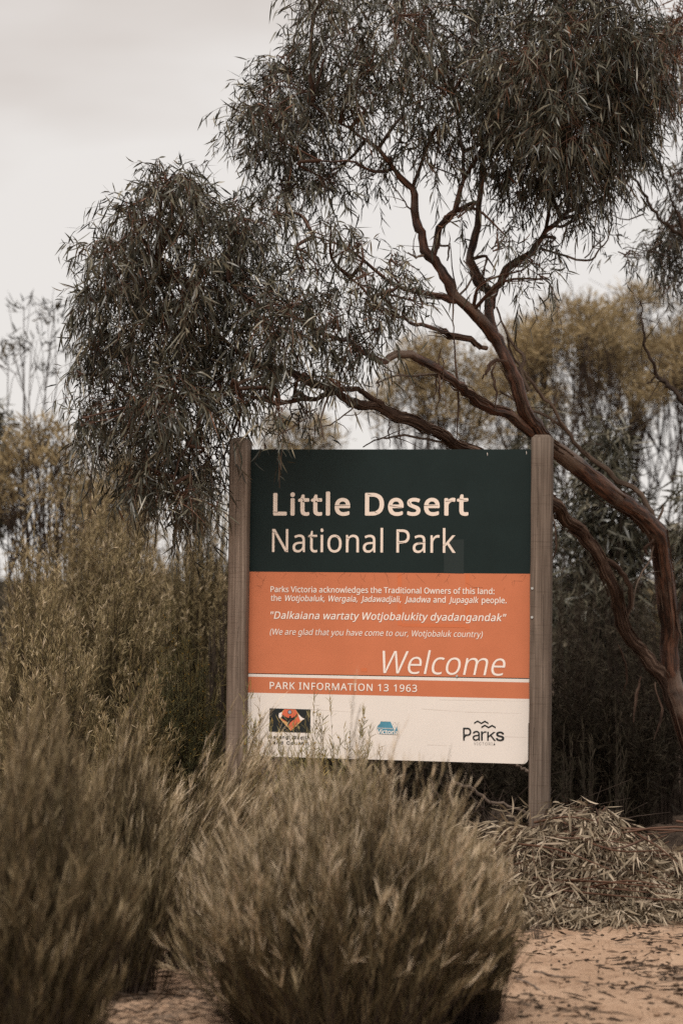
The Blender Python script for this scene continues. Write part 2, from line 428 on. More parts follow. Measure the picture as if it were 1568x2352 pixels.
# outlines of the sign lettering: advance and Bezier points (x, y, handle offsets) per character, 1000 units per em
GLYPH_TEXT = '''
H  209 
H" 327 128,573,-25,0,-5,-69;112,366,6,69,-14,0;68,366,15,0,-5,69;52,573,5,-69,26,0/275,573,-25,0,-5,-69;259,366,5,69,-15,0;215,366,15,0,-5,69;199,573,5,-69,25,0
H( 241 32,220,0,-43,0,44;45,348,-9,-42,8,42;83,468,-17,-38,18,37;150,573,-27,-33,22,0;217,573,-23,0,-38,-51;132,407,19,60,-19,-61;103,221,0,63,0,-42;116,98,-8,40,9,-41;154,-20,-17,38,17,-37;216,-127,-25,34,-22,0;150,-127,22,0,-27,32;83,-24,18,-37,-17,37;45,94,8,-41,-9,41
H) 241 209,220,0,44,0,-43;196,94,8,41,-8,-41;158,-24,17,37,-18,-37;91,-127,27,32,-22,0;25,-127,22,0,24,34;87,-20,-17,-37,16,38;124,98,-8,-41,9,40;137,221,0,-42,0,42;124,346,9,-42,-8,41;87,465,16,-38,-17,39;24,573,25,-34,22,0;91,573,-23,0,27,-33;158,468,-18,37,17,-38;196,348,-8,42,8,-42
H, 215 154,84,-2,3,-5,-19;136,23,7,22,-8,-22;111,-42,9,22,-9,-22;85,-103,9,19,-17,0;33,-103,17,0,5,20;49,-38,-6,-23,5,23;63,31,-5,-23,4,23;73,93,-3,-19,25,0;148,93,-25,0,2,-3
H. 215 58,43,0,-19,0,20;72,85,-9,-8,10,8;107,97,-14,0,14,0;142,85,-10,8,10,-8;157,43,0,20,0,-19;142,2,10,8,-10,-9;107,-11,14,0,-14,0;72,2,10,-9,-9,8
H1 459 285,0,0,191,-23,0;216,0,23,0,0,133;216,400,0,-133,0,16;216,439,0,-10,0,11;217,470,0,-10,1,9;219,499,-1,-10,-9,-9;196,477,7,6,-7,-6;169,455,11,9,-20,-17;108,405,21,17,-12,16;71,452,13,-15,52,40;226,573,-51,-41,20,0;285,573,-20,0,0,-191
H3 459 395,439,0,41,0,-26;381,372,10,19,-10,-19;340,326,18,12,-18,-11;277,302,24,4,0,-2;277,298,0,1,46,-5;379,255,-22,24,23,-24;413,163,0,38,0,-33;390,74,15,26,-16,-26;318,14,32,14,-32,-15;193,-8,51,0,-30,0;110,-1,26,-5,-26,4;36,23,24,-12,0,22;36,89,0,-22,24,-12;114,61,-28,7,28,-6;194,51,-26,0,51,0;305,81,-23,-20,23,20;339,164,0,-35,0,24;320,223,13,-15,-12,14;265,255,24,-7,-24,7;179,265,34,0,-19,0;123,265,19,0,0,20;123,326,0,-20,19,0;180,326,-19,0,31,0;259,339,-21,-9,21,9;307,377,-11,-16,11,17;323,434,0,-22,0,28;295,498,19,-15,-19,16;219,521,32,0,-20,0;164,515,16,4,-17,-4;117,498,15,8,-14,-7;75,473,14,10,-12,16;39,521,12,-16,21,16;115,563,-30,-12,30,12;218,581,-38,0,60,0;352,540,-29,27,29,-26
H6 459 44,245,0,-43,0,33;51,342,-5,-32,4,32;75,433,-12,-28,11,29;121,510,-20,-23,20,22;196,562,-30,-13,30,12;306,581,-43,0,12,0;344,579,-14,1,13,-1;377,573,-9,3,0,-20;377,513,0,20,-10,3;344,520,12,-1,-12,2;308,523,12,0,-37,0;216,504,24,13,-25,-12;158,454,14,21,-15,-21;127,380,6,28,-7,-28;115,291,1,32,1,0;119,291,-1,0,9,13;150,326,-12,-11,12,10;194,350,-17,-6,18,6;255,358,-23,0,33,0;342,338,-25,14,25,-14;400,279,-14,26,14,-26;421,184,0,37,0,-39;399,82,15,29,-15,-29;336,15,27,16,-27,-15;239,-8,37,0,-27,0;163,7,23,-10,-24,10;101,54,18,-21,-18,21;59,133,10,-32,-10,32/238,51,-20,0,34,0;320,84,-21,-22,21,21;351,184,0,-45,0,37;324,271,18,-21,-19,21;241,303,36,0,-26,0;175,287,19,11,-19,-10;131,248,11,16,-10,-16;115,198,0,17,0,-18;123,146,-5,17,5,-17;146,99,-10,14,11,-15;185,64,-15,9,15,-8
H9 459 417,328,0,43,0,-33;410,231,5,32,-4,-33;387,139,11,29,-12,-28;340,63,20,22,-20,-22;265,11,30,12,-31,-13;154,-8,43,0,-11,0;117,-6,14,-1,-14,1;82,0,9,-3,0,20;82,60,0,-20,9,-3;115,53,-12,1,13,-2;152,50,-11,0,38,0;245,68,-24,-12,24,12;303,118,-14,-21,15,21;334,192,-6,-28,7,28;346,281,-1,-31,-2,0;341,281,1,0,-8,-13;310,247,13,10,-12,-10;266,223,17,6,-18,-6;204,214,24,0,-32,0;118,235,25,-14,-25,13;61,294,13,-26,-14,25;40,387,0,-37,0,40;63,491,-15,-29,15,29;127,557,-28,-15,27,16;223,581,-37,0,27,0;299,565,-23,10,24,-10;361,518,-18,21,18,-21;402,439,-10,32,10,-31/223,521,20,0,-33,0;142,488,21,22,-22,-22;110,388,0,45,0,-37;137,301,-18,21,18,-21;220,269,-38,0,25,0;286,285,-18,-10,19,11;330,325,-10,-16,10,16;346,374,0,-17,0,18;338,426,5,-17,-5,18;315,474,10,-14,-10,14;277,508,15,-8,-16,9
H: 215 58,43,0,-19,0,20;72,85,-9,-8,10,8;107,97,-14,0,14,0;142,85,-10,8,10,-8;157,43,0,20,0,-19;142,2,10,8,-10,-9;107,-11,14,0,-14,0;72,2,10,-9,-9,8/58,387,0,-20,0,20;72,429,-9,-8,10,8;107,441,-14,0,14,0;142,429,-10,8,10,-8;157,387,0,20,0,-20;142,345,10,8,-10,-9;107,332,14,0,-14,0;72,345,10,-9,-9,8
HA 513 437,0,25,0,-23,59;368,177,23,-59,-76,0;141,177,76,0,-23,-59;73,0,23,59,-24,0;0,0,24,0,75,192;224,575,-75,-192,21,0;289,575,-22,0,74,-192;512,0,-75,192,-25,0/282,415,22,-58,-1,4;274,438,4,-11,-3,11;263,473,4,-12,-3,12;255,500,2,-6,-3,-10;247,468,3,11,-3,-11;238,438,3,9,-3,-9;230,415,2,6,-21,-58;165,241,22,58,61,0;346,241,-60,0,-21,58
HD 586 536,292,0,61,0,-64;501,131,24,43,-24,-44;399,33,44,22,-45,-22;237,0,63,0,-53,0;78,0,53,0,0,191;78,573,0,-191,59,0;254,573,-59,0,58,0;404,540,-42,22,42,-21;502,446,-23,42,23,-41/460,289,0,-75,0,51;435,415,17,-33,-17,32;361,487,33,-16,-32,16;244,511,46,0,-31,0;150,511,31,0,0,-150;150,62,0,149,26,0;228,62,-26,0,77,0;402,119,-39,-38,39,38
HF 416 150,0,0,81,-24,0;78,0,24,0,0,191;78,573,0,-191,106,0;398,573,-107,0,0,-22;398,509,0,21,-83,0;150,509,83,0,0,-67;150,306,0,68,77,0;383,306,-78,0,0,-21;383,243,0,21,-78,0;150,243,77,0,0,-81
HG 584 326,302,0,-21,66,0;524,302,-66,0,0,-93;524,22,0,93,-31,-11;431,-1,31,5,-32,-5;323,-8,40,0,-59,0;173,28,41,-24,-40,23;81,130,21,-45,-22,44;49,286,0,-60,0,60;84,442,-23,-44,24,44;186,544,-44,-24,44,24;346,581,-63,0,32,0;437,572,-29,6,28,-6;516,547,-24,11,-9,-21;489,484,9,21,-20,9;421,508,25,-7,-26,6;342,517,27,0,-46,0;225,489,32,19,-33,-19;150,409,17,35,-17,-34;124,286,0,48,0,-45;146,166,-14,35,15,-35;216,84,-32,19,31,-20;340,55,-51,0,25,0;404,59,-17,-3,18,2;452,68,-14,-4,0,57;452,238,0,-56,-42,0;326,238,42,0,0,22
HI 272 239,0,0,14,-69,0;32,0,69,0,0,14;32,42,0,-14,23,5;99,57,-22,-5,0,153;99,515,0,-153,-22,5;32,531,23,-5,0,14;32,573,0,-14,69,0;239,573,-69,0,0,-14;239,531,0,14,-22,-5;172,515,22,5,0,-153;172,57,0,153,22,-5;239,42,-22,5,0,-14
HJ 219 -3,-152,30,0,-13,0;-37,-150,10,-1,-10,2;-63,-142,8,-3,0,20;-63,-81,0,-20,9,-2;-35,-87,-10,2,9,-1;-5,-89,-11,0,14,0;33,-81,-12,-5,12,5;63,-53,-8,-13,7,13;74,3,0,-24,0,190;74,573,0,-190,24,0;146,573,-24,0,0,-188;146,9,0,188,0,-37;128,-82,12,24,-13,-24;75,-135,23,11,-22,-12
HK 497 496,0,-78,108,-28,0;411,0,29,0,-67,91;209,273,67,-91,-20,-17;150,222,19,17,0,-74;150,0,0,74,-24,0;78,0,24,0,0,191;78,573,0,-191,24,0;150,573,-24,0,0,-95;150,290,0,94,16,18;199,345,-17,-18,16,18;249,399,-17,-18,51,58;403,573,-51,-58,28,0;488,573,-28,0,-76,-84;261,323,75,83,78,-108
HL 420 78,0,107,0,0,191;78,573,0,-191,24,0;150,573,-24,0,0,-170;150,64,0,170,83,0;400,64,-83,0,0,-21;400,0,0,21,-107,0
HM 728 330,0,20,0,-62,167;142,502,63,-167,-1,0;139,502,1,0,1,-11;142,461,-1,17,0,-16;144,407,-1,19,0,-20;144,347,0,21,0,-116;144,0,0,116,-22,0;78,0,22,0,0,191;78,573,0,-191,35,0;184,573,-35,0,59,-157;361,103,-59,157,1,0;364,103,-1,0,60,157;544,573,-60,-157,35,0;650,573,-36,0,0,-191;650,0,0,191,-24,0;578,0,24,0,0,117;578,352,0,-117,0,19;579,408,-1,-19,1,18;581,460,-1,-16,1,16;584,501,-1,-11,-1,0;581,501,1,0,-64,-167;390,0,63,167,-20,0
HN 610 532,0,0,191,-28,0;447,0,29,0,-102,159;141,476,102,-159,-1,0;138,476,1,0,1,-13;141,432,-1,17,1,-17;143,378,-1,19,1,-19;144,320,0,20,0,-107;144,0,0,107,-22,0;78,0,22,0,0,191;78,573,0,-191,28,0;161,573,-28,0,102,-158;467,99,-102,158,1,0;470,99,-1,0,-1,8;468,137,1,-17,-1,17;466,193,0,-20,-1,21;464,249,0,-17,0,108;464,573,0,-108,23,0;532,573,-23,0,0,-191
HO 626 577,287,0,59,0,-44;561,166,11,36,-12,-36;510,73,23,26,-22,-26;428,13,33,14,-33,-14;314,-8,43,0,-45,0;196,13,34,-14,-33,14;114,73,22,-26,-22,26;65,167,11,-37,-11,36;49,288,0,-44,0,59;78,442,-19,-44,19,44;166,545,-40,-25,39,24;314,581,-60,0,58,0;459,545,-39,24,39,-24;547,442,-20,44,20,-44/125,287,0,48,0,-48;145,163,-13,35,14,-35;207,83,-28,18,28,-19;314,55,-43,0,43,0;420,83,-28,-19,27,18;481,163,-13,-35,14,35;501,287,0,-48,0,72;456,457,30,-41,-30,41;314,518,65,0,-43,0;207,490,28,19,-28,-18;145,411,14,34,-13,-34
HP 485 229,573,-50,0,75,0;393,528,-34,30,34,-29;444,404,0,54,0,-23;433,336,7,22,-8,-21;395,278,17,17,-18,-17;324,238,29,10,-29,-10;216,223,42,0,-22,0;150,223,22,0,0,-74;150,0,0,74,-24,0;78,0,24,0,0,191;78,573,0,-191,50,0/223,511,51,0,-24,0;150,511,24,0,0,-76;150,285,0,75,19,0;208,285,-20,0,36,0;298,296,-24,-7,24,8;352,334,-12,-18,12,17;370,401,0,-28,0,37;334,484,24,-19,-23,18
HR 499 236,573,-53,0,47,0;353,555,-30,12,31,-12;422,500,-15,24,15,-24;444,410,0,36,0,-31;427,334,12,20,-11,-21;385,285,17,12,-18,-12;330,257,19,7,52,-86;487,0,-53,86,-28,0;403,0,28,0,-47,79;264,237,46,-79,-38,0;150,237,38,0,0,-79;150,0,0,79,-24,0;78,0,24,0,0,191;78,573,0,-191,52,0/232,510,31,0,-28,0;150,510,27,0,0,-71;150,298,0,70,29,0;236,298,-29,0,46,0;338,325,-22,-18,21,19;370,407,0,-36,0,25;355,467,10,-15,-10,15;310,500,20,-7,-21,7
HS 440 403,153,0,30,0,-34;378,66,16,24,-17,-24;307,11,30,13,-31,-13;198,-8,42,0,-21,0;137,-5,19,-2,-20,2;83,4,16,-4,-16,4;41,19,12,-6,0,23;41,88,0,-23,19,-8;113,65,-29,7,28,-7;201,55,-30,0,29,0;273,66,-20,-8,19,7;316,98,-10,-14,10,14;330,147,0,-19,0,18;318,194,8,-13,-8,13;277,230,20,-11,-19,11;196,265,34,-13,-25,9;131,294,19,-11,-18,10;85,330,12,-14,-12,13;57,375,6,-17,-6,17;48,435,0,-23,0,30;71,513,-15,-22,16,21;136,563,-28,-12,27,12;231,581,-36,0,31,0;318,572,-27,6,26,-6;389,549,-21,9,-8,-21;366,487,8,20,-19,8;302,508,23,-5,-23,6;229,517,25,0,-24,0;169,507,16,7,-16,-7;133,478,8,12,-8,-13;121,434,0,16,0,-19;133,386,-8,13,8,-13;172,351,-18,10,19,-10;246,318,-31,12,34,-12;332,279,-24,14,23,-14;385,228,-13,20,12,-20
HT 446 259,0,0,170,-24,0;187,0,24,0,0,170;187,509,0,-170,-60,0;8,509,60,0,0,21;8,573,0,-22,143,0;437,573,-143,0,0,-22;437,509,0,21,-59,0;259,509,59,0,0,-170
HV 481 481,573,-25,0,-68,-191;277,0,68,191,-24,0;204,0,25,0,-68,191;0,573,68,-191,25,0;75,573,-25,0,43,-123;204,205,-43,123,6,-15;220,160,-5,15,4,-14;231,119,-3,13,4,-13;241,80,-3,13,2,13;250,119,-4,-13,3,14;262,161,-5,-14,4,15;277,207,-6,-16,42,122;405,573,-43,-122,25,0
HW 746 735,573,-25,0,-50,-191;583,0,51,191,-24,0;510,0,24,0,-37,125;399,375,37,-125,-4,12;389,410,3,-12,-3,12;380,443,3,-10,-3,11;373,471,2,-8,-2,8;370,488,0,-3,-1,-3;367,471,1,8,-1,-8;361,443,3,11,-3,-10;352,409,3,12,-2,-12;342,373,4,12,-36,-124;234,0,36,124,-24,0;161,0,25,0,-50,191;10,573,50,-191,25,0;85,573,-25,0,30,-117;174,223,-30,116,3,-12;183,186,-3,12,3,-12;190,151,-2,12,3,-11;196,118,-1,11,2,-11;201,87,-1,10,2,10;206,119,-1,-11,2,12;213,154,-2,-12,3,12;222,191,-3,-12,3,12;232,227,-3,-12,33,115;333,573,-34,-116,25,0;407,573,-24,0,35,-116;512,225,-35,116,4,-13;523,187,-3,13,3,-12;532,151,-3,12,2,-12;538,117,-1,11,2,-11;544,87,-2,9,1,13;550,129,-3,-15,3,14;560,175,-4,-16,3,16;572,224,-5,-17,29,116;660,573,-29,-117,25,0
Ha 450 231,437,-28,0,52,0;347,403,-25,23,25,-23;385,293,0,50,0,-98;385,0,0,98,-17,0;334,0,17,0,-5,20;320,61,5,-20,-1,0;317,61,1,0,-13,-16;279,22,13,10,-13,-10;234,-1,17,5,-17,-5;172,-8,24,0,-25,0;103,6,21,-9,-21,9;55,48,11,-19,-12,19;37,119,0,-28,0,43;87,219,-33,-24,34,23;243,257,-70,-3,24,0;316,259,-24,-1,0,9;316,285,0,-9,0,36;293,359,15,-14,-16,14;227,380,28,0,-23,0;163,370,20,7,-21,-7;106,347,17,9,-7,18;84,400,7,-17,19,10;151,426,-26,-7,25,7/252,208,21,1,-54,-2;141,182,20,15,-21,-15;110,119,0,27,0,-24;132,66,-15,11,15,-11;188,49,-23,0,37,0;279,79,-24,-20,24,20;315,172,0,-42,0,12;315,210,0,-13,-21,-1
Hb 493 139,461,0,50,0,-18;138,410,0,16,-1,-16;135,373,1,9,1,0;139,373,-2,0,12,18;189,419,-21,-13,22,12;272,437,-34,0,53,0;401,381,-33,37,32,-37;449,215,0,74,0,-49;427,91,15,34,-15,-33;365,17,27,16,-27,-17;272,-8,35,0,-34,0;189,10,22,-12,-21,13;139,55,12,-18,-2,0;133,55,2,0,-5,-19;119,0,4,18,-17,0;68,0,17,0,0,203;68,609,0,-203,24,0;139,609,-24,0,0,-49/260,379,39,0,-31,0;188,361,17,12,-18,-11;150,308,7,24,-8,-23;139,217,0,37,0,-1;139,214,0,1,0,-53;165,93,-18,28,17,-28;261,51,-47,0,39,0;348,93,-19,-28,19,28;376,216,0,-54,0,54;348,338,19,-28,-19,27
Hc 385 241,-8,24,0,-38,0;139,15,30,-15,-30,16;69,87,17,-32,-16,33;44,213,0,-51,0,52;71,342,-18,-34,17,33;142,415,-30,-16,31,15;245,438,-38,0,22,0;309,431,-21,5,20,-5;358,415,-12,6,-7,-20;337,356,7,20,-13,5;292,370,17,-5,-17,4;244,376,15,0,-29,0;172,358,19,12,-18,-13;131,303,9,24,-9,-24;117,213,0,36,0,-34;131,126,-9,24,9,-24;172,71,-19,13,18,-12;240,53,-27,0,23,0;302,60,-18,-5,18,5;351,78,-15,-7,0,-21;351,15,0,21,-14,-7;304,-2,17,4,-18,-4
Hd 493 221,-8,22,0,-54,0;92,48,32,-37,-32,37;44,214,0,-74,0,74;93,381,-33,-37,32,38;221,438,-53,0,23,0;280,429,-17,6,16,-5;323,407,-12,9,12,-10;354,374,-8,12,2,0;359,374,-1,0,0,7;356,405,2,-13,-1,14;354,438,0,-8,0,57;354,609,0,-57,24,0;425,609,-24,0,0,-203;425,0,0,203,-19,0;368,0,19,0,-3,19;358,58,3,-20,-1,0;354,58,2,0,-8,-13;323,24,12,10,-12,-9;279,1,17,6,-16,-6/232,51,-39,0,45,0;328,88,-19,-25,18,25;355,200,0,-50,0,5;355,213,0,-4,0,54;329,336,17,-28,-18,29;231,379,48,0,-38,0;146,334,19,30,-19,-30;117,213,0,50,0,-52;146,93,-19,28,19,-28
He 452 234,438,-38,0,37,0;329,414,-26,16,27,-16;390,346,-14,29,14,-29;411,244,0,39,0,-14;411,201,0,14,-98,0;117,201,98,0,1,-48;154,90,-23,26,24,-25;254,52,-43,0,27,0;327,60,-21,-5,21,5;392,82,-22,-10,0,-21;392,20,0,21,-22,-10;327,-1,22,4,-21,-5;251,-8,29,0,-41,0;143,17,31,-17,-31,16;70,91,18,-33,-17,33;44,212,0,-48,0,47;68,333,-16,-34,16,33;134,411,-28,-19,29,18/233,380,24,0,-33,0;154,348,19,21,-20,-22;119,257,3,39,73,0;338,257,-73,0,0,25;326,322,8,-19,-7,18;292,364,16,-10,-15,11
Hf 276 266,375,0,18,-36,0;158,375,36,0,0,-125;158,0,0,125,-24,0;87,0,24,0,0,125;87,375,0,-125,-25,0;12,375,25,0,0,11;12,408,0,-11,25,8;87,432,-25,-8,0,9;87,457,0,-8,0,37;104,547,-11,-23,11,23;152,597,-21,-10,20,11;227,613,-29,0,17,0;274,609,-14,3,14,-3;310,599,-10,4,-6,-18;292,544,6,18,-9,2;262,552,11,-3,-11,2;228,556,12,0,-24,0;175,532,12,16,-11,-16;158,458,0,34,0,-9;158,430,0,9,36,0;266,430,-36,0,0,-18
Hg 493 221,438,-56,0,28,0;297,422,-23,11,23,-11;355,373,-16,22,2,0;359,373,-1,0,3,19;369,430,-3,-19,19,0;425,430,-19,0,0,-146;425,-7,0,145,0,-41;404,-109,14,27,-14,-28;341,-172,28,14,-29,-14;233,-192,43,0,-31,0;147,-186,26,-4,-26,5;78,-165,20,-9,0,21;78,-100,0,-22,20,-11;149,-125,-27,6,27,-6;237,-134,-31,0,36,0;324,-101,-22,-22,21,21;355,-13,0,-37,0,6;355,4,0,-6,0,6;356,32,0,-12,1,12;358,57,-1,-5,-1,0;354,57,2,0,-15,-22;299,8,22,11,-22,-11;221,-8,30,0,-55,0;91,51,31,-40,-31,39;44,214,0,-70,0,69;91,377,-31,-40,31,41/230,379,29,0,-24,0;169,359,17,13,-17,-13;130,303,9,25,-9,-24;117,213,0,36,0,-53;146,92,-19,28,20,-28;232,50,-38,0,22,0;288,58,-16,-5,15,6;326,85,-10,-12,11,12;349,131,-5,-19,5,18;356,197,0,-25,0,6;356,214,0,-5,0,39;343,309,9,-24,-9,24;302,362,18,-12,-19,11
Hh 496 139,431,0,59,0,-11;138,399,0,11,-1,-10;135,370,1,9,1,0;140,370,-2,0,9,15;174,407,-14,-9,14,10;221,429,-18,-5,17,6;273,437,-18,0,35,0;360,421,-23,11,24,-11;413,370,-12,23,12,-23;431,280,0,37,0,-93;431,0,0,93,-24,0;361,0,23,0,0,92;361,275,0,-92,0,35;338,353,15,-17,-16,17;265,379,33,0,-32,0;189,360,18,12,-18,-12;150,308,8,23,-7,-24;139,222,0,34,0,-74;139,0,0,74,-24,0;68,0,24,0,0,203;68,609,0,-203,24,0;139,609,-24,0,0,-59
Hi 207 139,430,-24,0,0,-143;139,0,0,143,-24,0;68,0,24,0,0,143;68,430,0,-143,24,0/104,591,-12,0,11,0;133,580,-9,7,8,-7;145,546,0,16,0,-15;133,512,8,8,-9,-7;104,501,11,0,-12,0;75,512,8,-7,-8,8;63,546,0,-15,0,16;75,580,-8,-7,8,7
Hj 207 18,-192,28,0,-14,0;-18,-190,11,-2,-10,2;-44,-183,7,-3,0,19;-44,-126,0,-19,8,-2;-19,-132,-9,2,8,-1;9,-134,-10,0,17,0;51,-120,-11,-9,12,9;68,-67,0,-26,0,166;68,430,0,-166,24,0;139,430,-24,0,0,-165;139,-64,0,165,0,-27;126,-133,8,19,-9,-19;87,-177,17,10,-18,-10/63,546,0,-15,0,16;75,580,-8,-7,8,7;104,591,-12,0,11,0;133,580,-9,7,8,-7;145,546,0,16,0,-15;133,512,8,8,-9,-7;104,501,11,0,-12,0;75,512,8,-7,-8,8
Hk 428 138,291,0,106,0,-8;137,257,1,14,-1,-13;135,221,0,10,1,0;138,221,-1,0,3,5;152,240,-6,-8,7,8;172,264,-7,-8,7,9;189,285,-5,-6,46,48;326,430,-45,-49,28,0;409,430,-28,0,-58,-61;235,246,58,61,62,-82;421,0,-62,82,-28,0;336,0,28,0,-50,67;187,200,50,-66,-16,-14;138,158,16,14,0,-53;138,0,0,53,-23,0;68,0,23,0,0,203;68,609,0,-203,23,0;138,609,-23,0,0,-106
Hl 207 139,0,0,203,-24,0;68,0,24,0,0,203;68,609,0,-203,24,0;139,609,-24,0,0,-203
Hm 750 540,438,-28,0,48,0;649,401,-24,24,24,-25;685,280,0,55,0,-93;685,0,0,93,-23,0;615,0,23,0,0,92;615,277,0,-93,0,33;594,353,14,-17,-14,17;528,379,30,0,-42,0;438,342,18,24,-18,-24;411,237,0,46,0,-79;411,0,0,79,-23,0;342,0,23,0,0,92;342,277,0,-93,0,22;332,333,6,-15,-6,15;303,367,13,-7,-13,8;253,379,21,0,-28,0;185,360,17,12,-16,-12;150,308,7,23,-8,-23;139,223,0,34,0,-74;139,0,0,74,-24,0;68,0,24,0,0,143;68,430,0,-143,19,0;125,430,-19,0,4,-20;136,371,-4,20,1,0;140,371,-2,0,9,15;173,409,-13,-10,13,9;217,431,-17,-5,16,4;266,438,-17,0,33,0;349,420,-22,12,22,-12;398,366,-10,24,1,0;402,366,-2,0,14,24;461,420,-25,-12,25,12
Hn 496 275,438,-18,0,51,0;391,401,-26,24,27,-25;431,280,0,55,0,-93;431,0,0,93,-24,0;361,0,23,0,0,92;361,275,0,-92,0,35;338,353,15,-17,-16,17;265,379,33,0,-48,0;166,338,18,27,-18,-26;139,223,0,50,0,-74;139,0,0,74,-24,0;68,0,24,0,0,143;68,430,0,-143,19,0;125,430,-19,0,4,-20;136,371,-4,20,1,0;140,371,-2,0,9,15;175,409,-14,-10,14,9;222,431,-17,-5,17,4
Ho 485 442,216,0,47,0,-36;428,121,9,27,-10,-28;388,51,17,19,-18,-20;324,7,25,10,-24,-10;241,-8,31,0,-28,0;163,7,24,-10,-24,10;100,51,18,-20,-17,19;59,121,10,-28,-10,27;44,216,0,-36,0,47;68,336,-16,-32,16,33;137,412,-30,-18,30,17;244,438,-41,0,39,0;347,412,-30,17,30,-18;417,336,-17,33,16,-32/117,216,0,51,0,-34;130,128,-9,25,9,-25;172,71,-19,13,18,-14;243,51,-29,0,29,0;314,71,-18,-14,19,13;356,128,-9,-25,8,25;369,216,0,-34,0,34;355,303,9,-24,-9,24;314,359,18,-13,-18,13;242,379,30,0,-44,0;147,335,20,29,-20,-29
Hp 493 273,438,-23,0,53,0;401,383,-33,36,32,-37;449,216,0,74,0,-49;427,93,15,33,-15,-34;365,17,27,17,-26,-17;272,-8,36,0,-22,0;213,1,17,-6,-17,6;170,24,12,-10,-12,9;139,55,8,-12,-2,0;134,55,2,0,1,-10;137,20,-1,14,1,-14;139,-16,0,10,0,-59;139,-192,0,58,-24,0;68,-192,24,0,0,207;68,430,0,-208,19,0;126,430,-19,0,3,-20;136,371,-4,20,1,0;139,371,-1,0,8,13;170,405,-12,-10,12,10;213,429,-17,-6,17,6/260,379,39,0,-29,0;190,362,18,11,-18,-11;152,313,8,22,-8,-22;139,229,0,34,0,-4;139,216,0,4,0,-36;150,126,-8,24,7,-25;188,70,-18,13,18,-13;261,51,-31,0,27,0;326,72,-17,-14,17,15;364,131,-9,-25,8,25;376,217,0,-33,0,49;348,334,19,-29,-19,30
Hr 331 269,438,-20,0,8,0;295,437,-10,0,9,-1;319,433,-7,2,-3,-22;310,368,3,22,-7,2;287,372,9,-1,-8,1;264,374,7,0,-17,0;217,363,14,7,-15,-7;176,334,12,13,-11,-13;149,289,6,17,-7,-18;139,229,0,22,0,-76;139,0,0,76,-24,0;68,0,24,0,0,143;68,430,0,-143,19,0;126,430,-19,0,3,-26;134,351,-3,26,1,0;137,351,-1,0,9,16;170,395,-13,-13,13,13;214,426,-16,-8,17,8
Hs 384 348,119,0,23,0,-28;327,49,14,19,-14,-19;268,6,26,10,-26,-9;176,-8,36,0,-30,0;99,-1,22,-5,-22,5;42,19,16,-8,0,22;42,83,0,-21,17,-8;104,60,-24,7,24,-7;178,49,-25,0,36,0;256,66,-16,-11,16,12;280,112,0,-19,0,11;271,141,6,-8,-6,9;239,167,16,-9,-15,8;174,196,28,-11,-28,10;103,228,19,-11,-20,10;57,266,11,-15,-11,15;41,324,0,-24,0,36;85,408,-29,-20,30,20;202,438,-48,0,26,0;275,430,-22,5,23,-5;339,409,-20,9,-8,-19;315,353,8,19,-18,7;258,372,20,-5,-20,5;197,380,21,0,-29,0;131,366,15,9,-15,-9;108,328,0,16,0,-12;119,298,-7,8,7,-8;154,274,-17,8,16,-8;219,246,-28,10,27,-10;289,215,-20,11,19,-11;333,176,-10,15,10,-15
Ht 290 212,50,-20,0,10,0;245,53,-12,-2,11,1;272,59,-7,-3,0,-18;272,5,0,18,-8,-4;240,-4,14,2,-14,-3;200,-8,13,0,-23,0;138,4,19,-8,-19,7;91,44,12,-19,-11,19;74,125,0,-35,0,84;74,375,0,-83,-21,0;13,375,20,0,0,12;13,409,0,-11,20,9;75,437,-21,-9,9,31;103,528,-10,-30,14,0;144,528,-14,0,0,-32;144,430,0,33,42,0;269,430,-42,0,0,-18;269,375,0,18,-42,0;144,375,42,0,0,-83;144,127,0,83,0,-26;163,69,-12,12,13,-13
Hu 496 427,430,-23,0,0,-143;427,0,0,143,-19,0;370,0,19,0,-4,19;359,57,4,-19,-1,0;356,57,1,0,-9,-15;321,20,14,10,-15,-10;273,-1,18,4,-17,-5;220,-8,18,0,-34,0;134,8,23,-11,-24,11;81,59,12,-23,-12,23;63,148,0,-36,0,94;63,430,0,-94,24,0;135,430,-24,0,0,-92;135,153,0,92,0,-34;158,76,-16,17,15,-17;230,51,-32,0,32,0;306,69,-19,-12,18,12;345,121,-8,-23,8,24;357,206,0,-33,0,75;357,430,0,-75,23,0
Hv 408 163,0,27,0,-54,143;0,430,54,-143,25,0;75,430,-25,0,31,-85;167,176,-31,85,4,-11;180,137,-4,15,5,-14;193,96,-3,13,4,-13;201,63,-1,9,1,0;204,63,-1,0,3,9;214,96,-4,-13,4,14;227,138,-5,-15,5,14;241,176,-4,-11,30,85;332,430,-30,-85,25,0;407,430,-25,0,-54,-143;244,0,54,143,-27,0
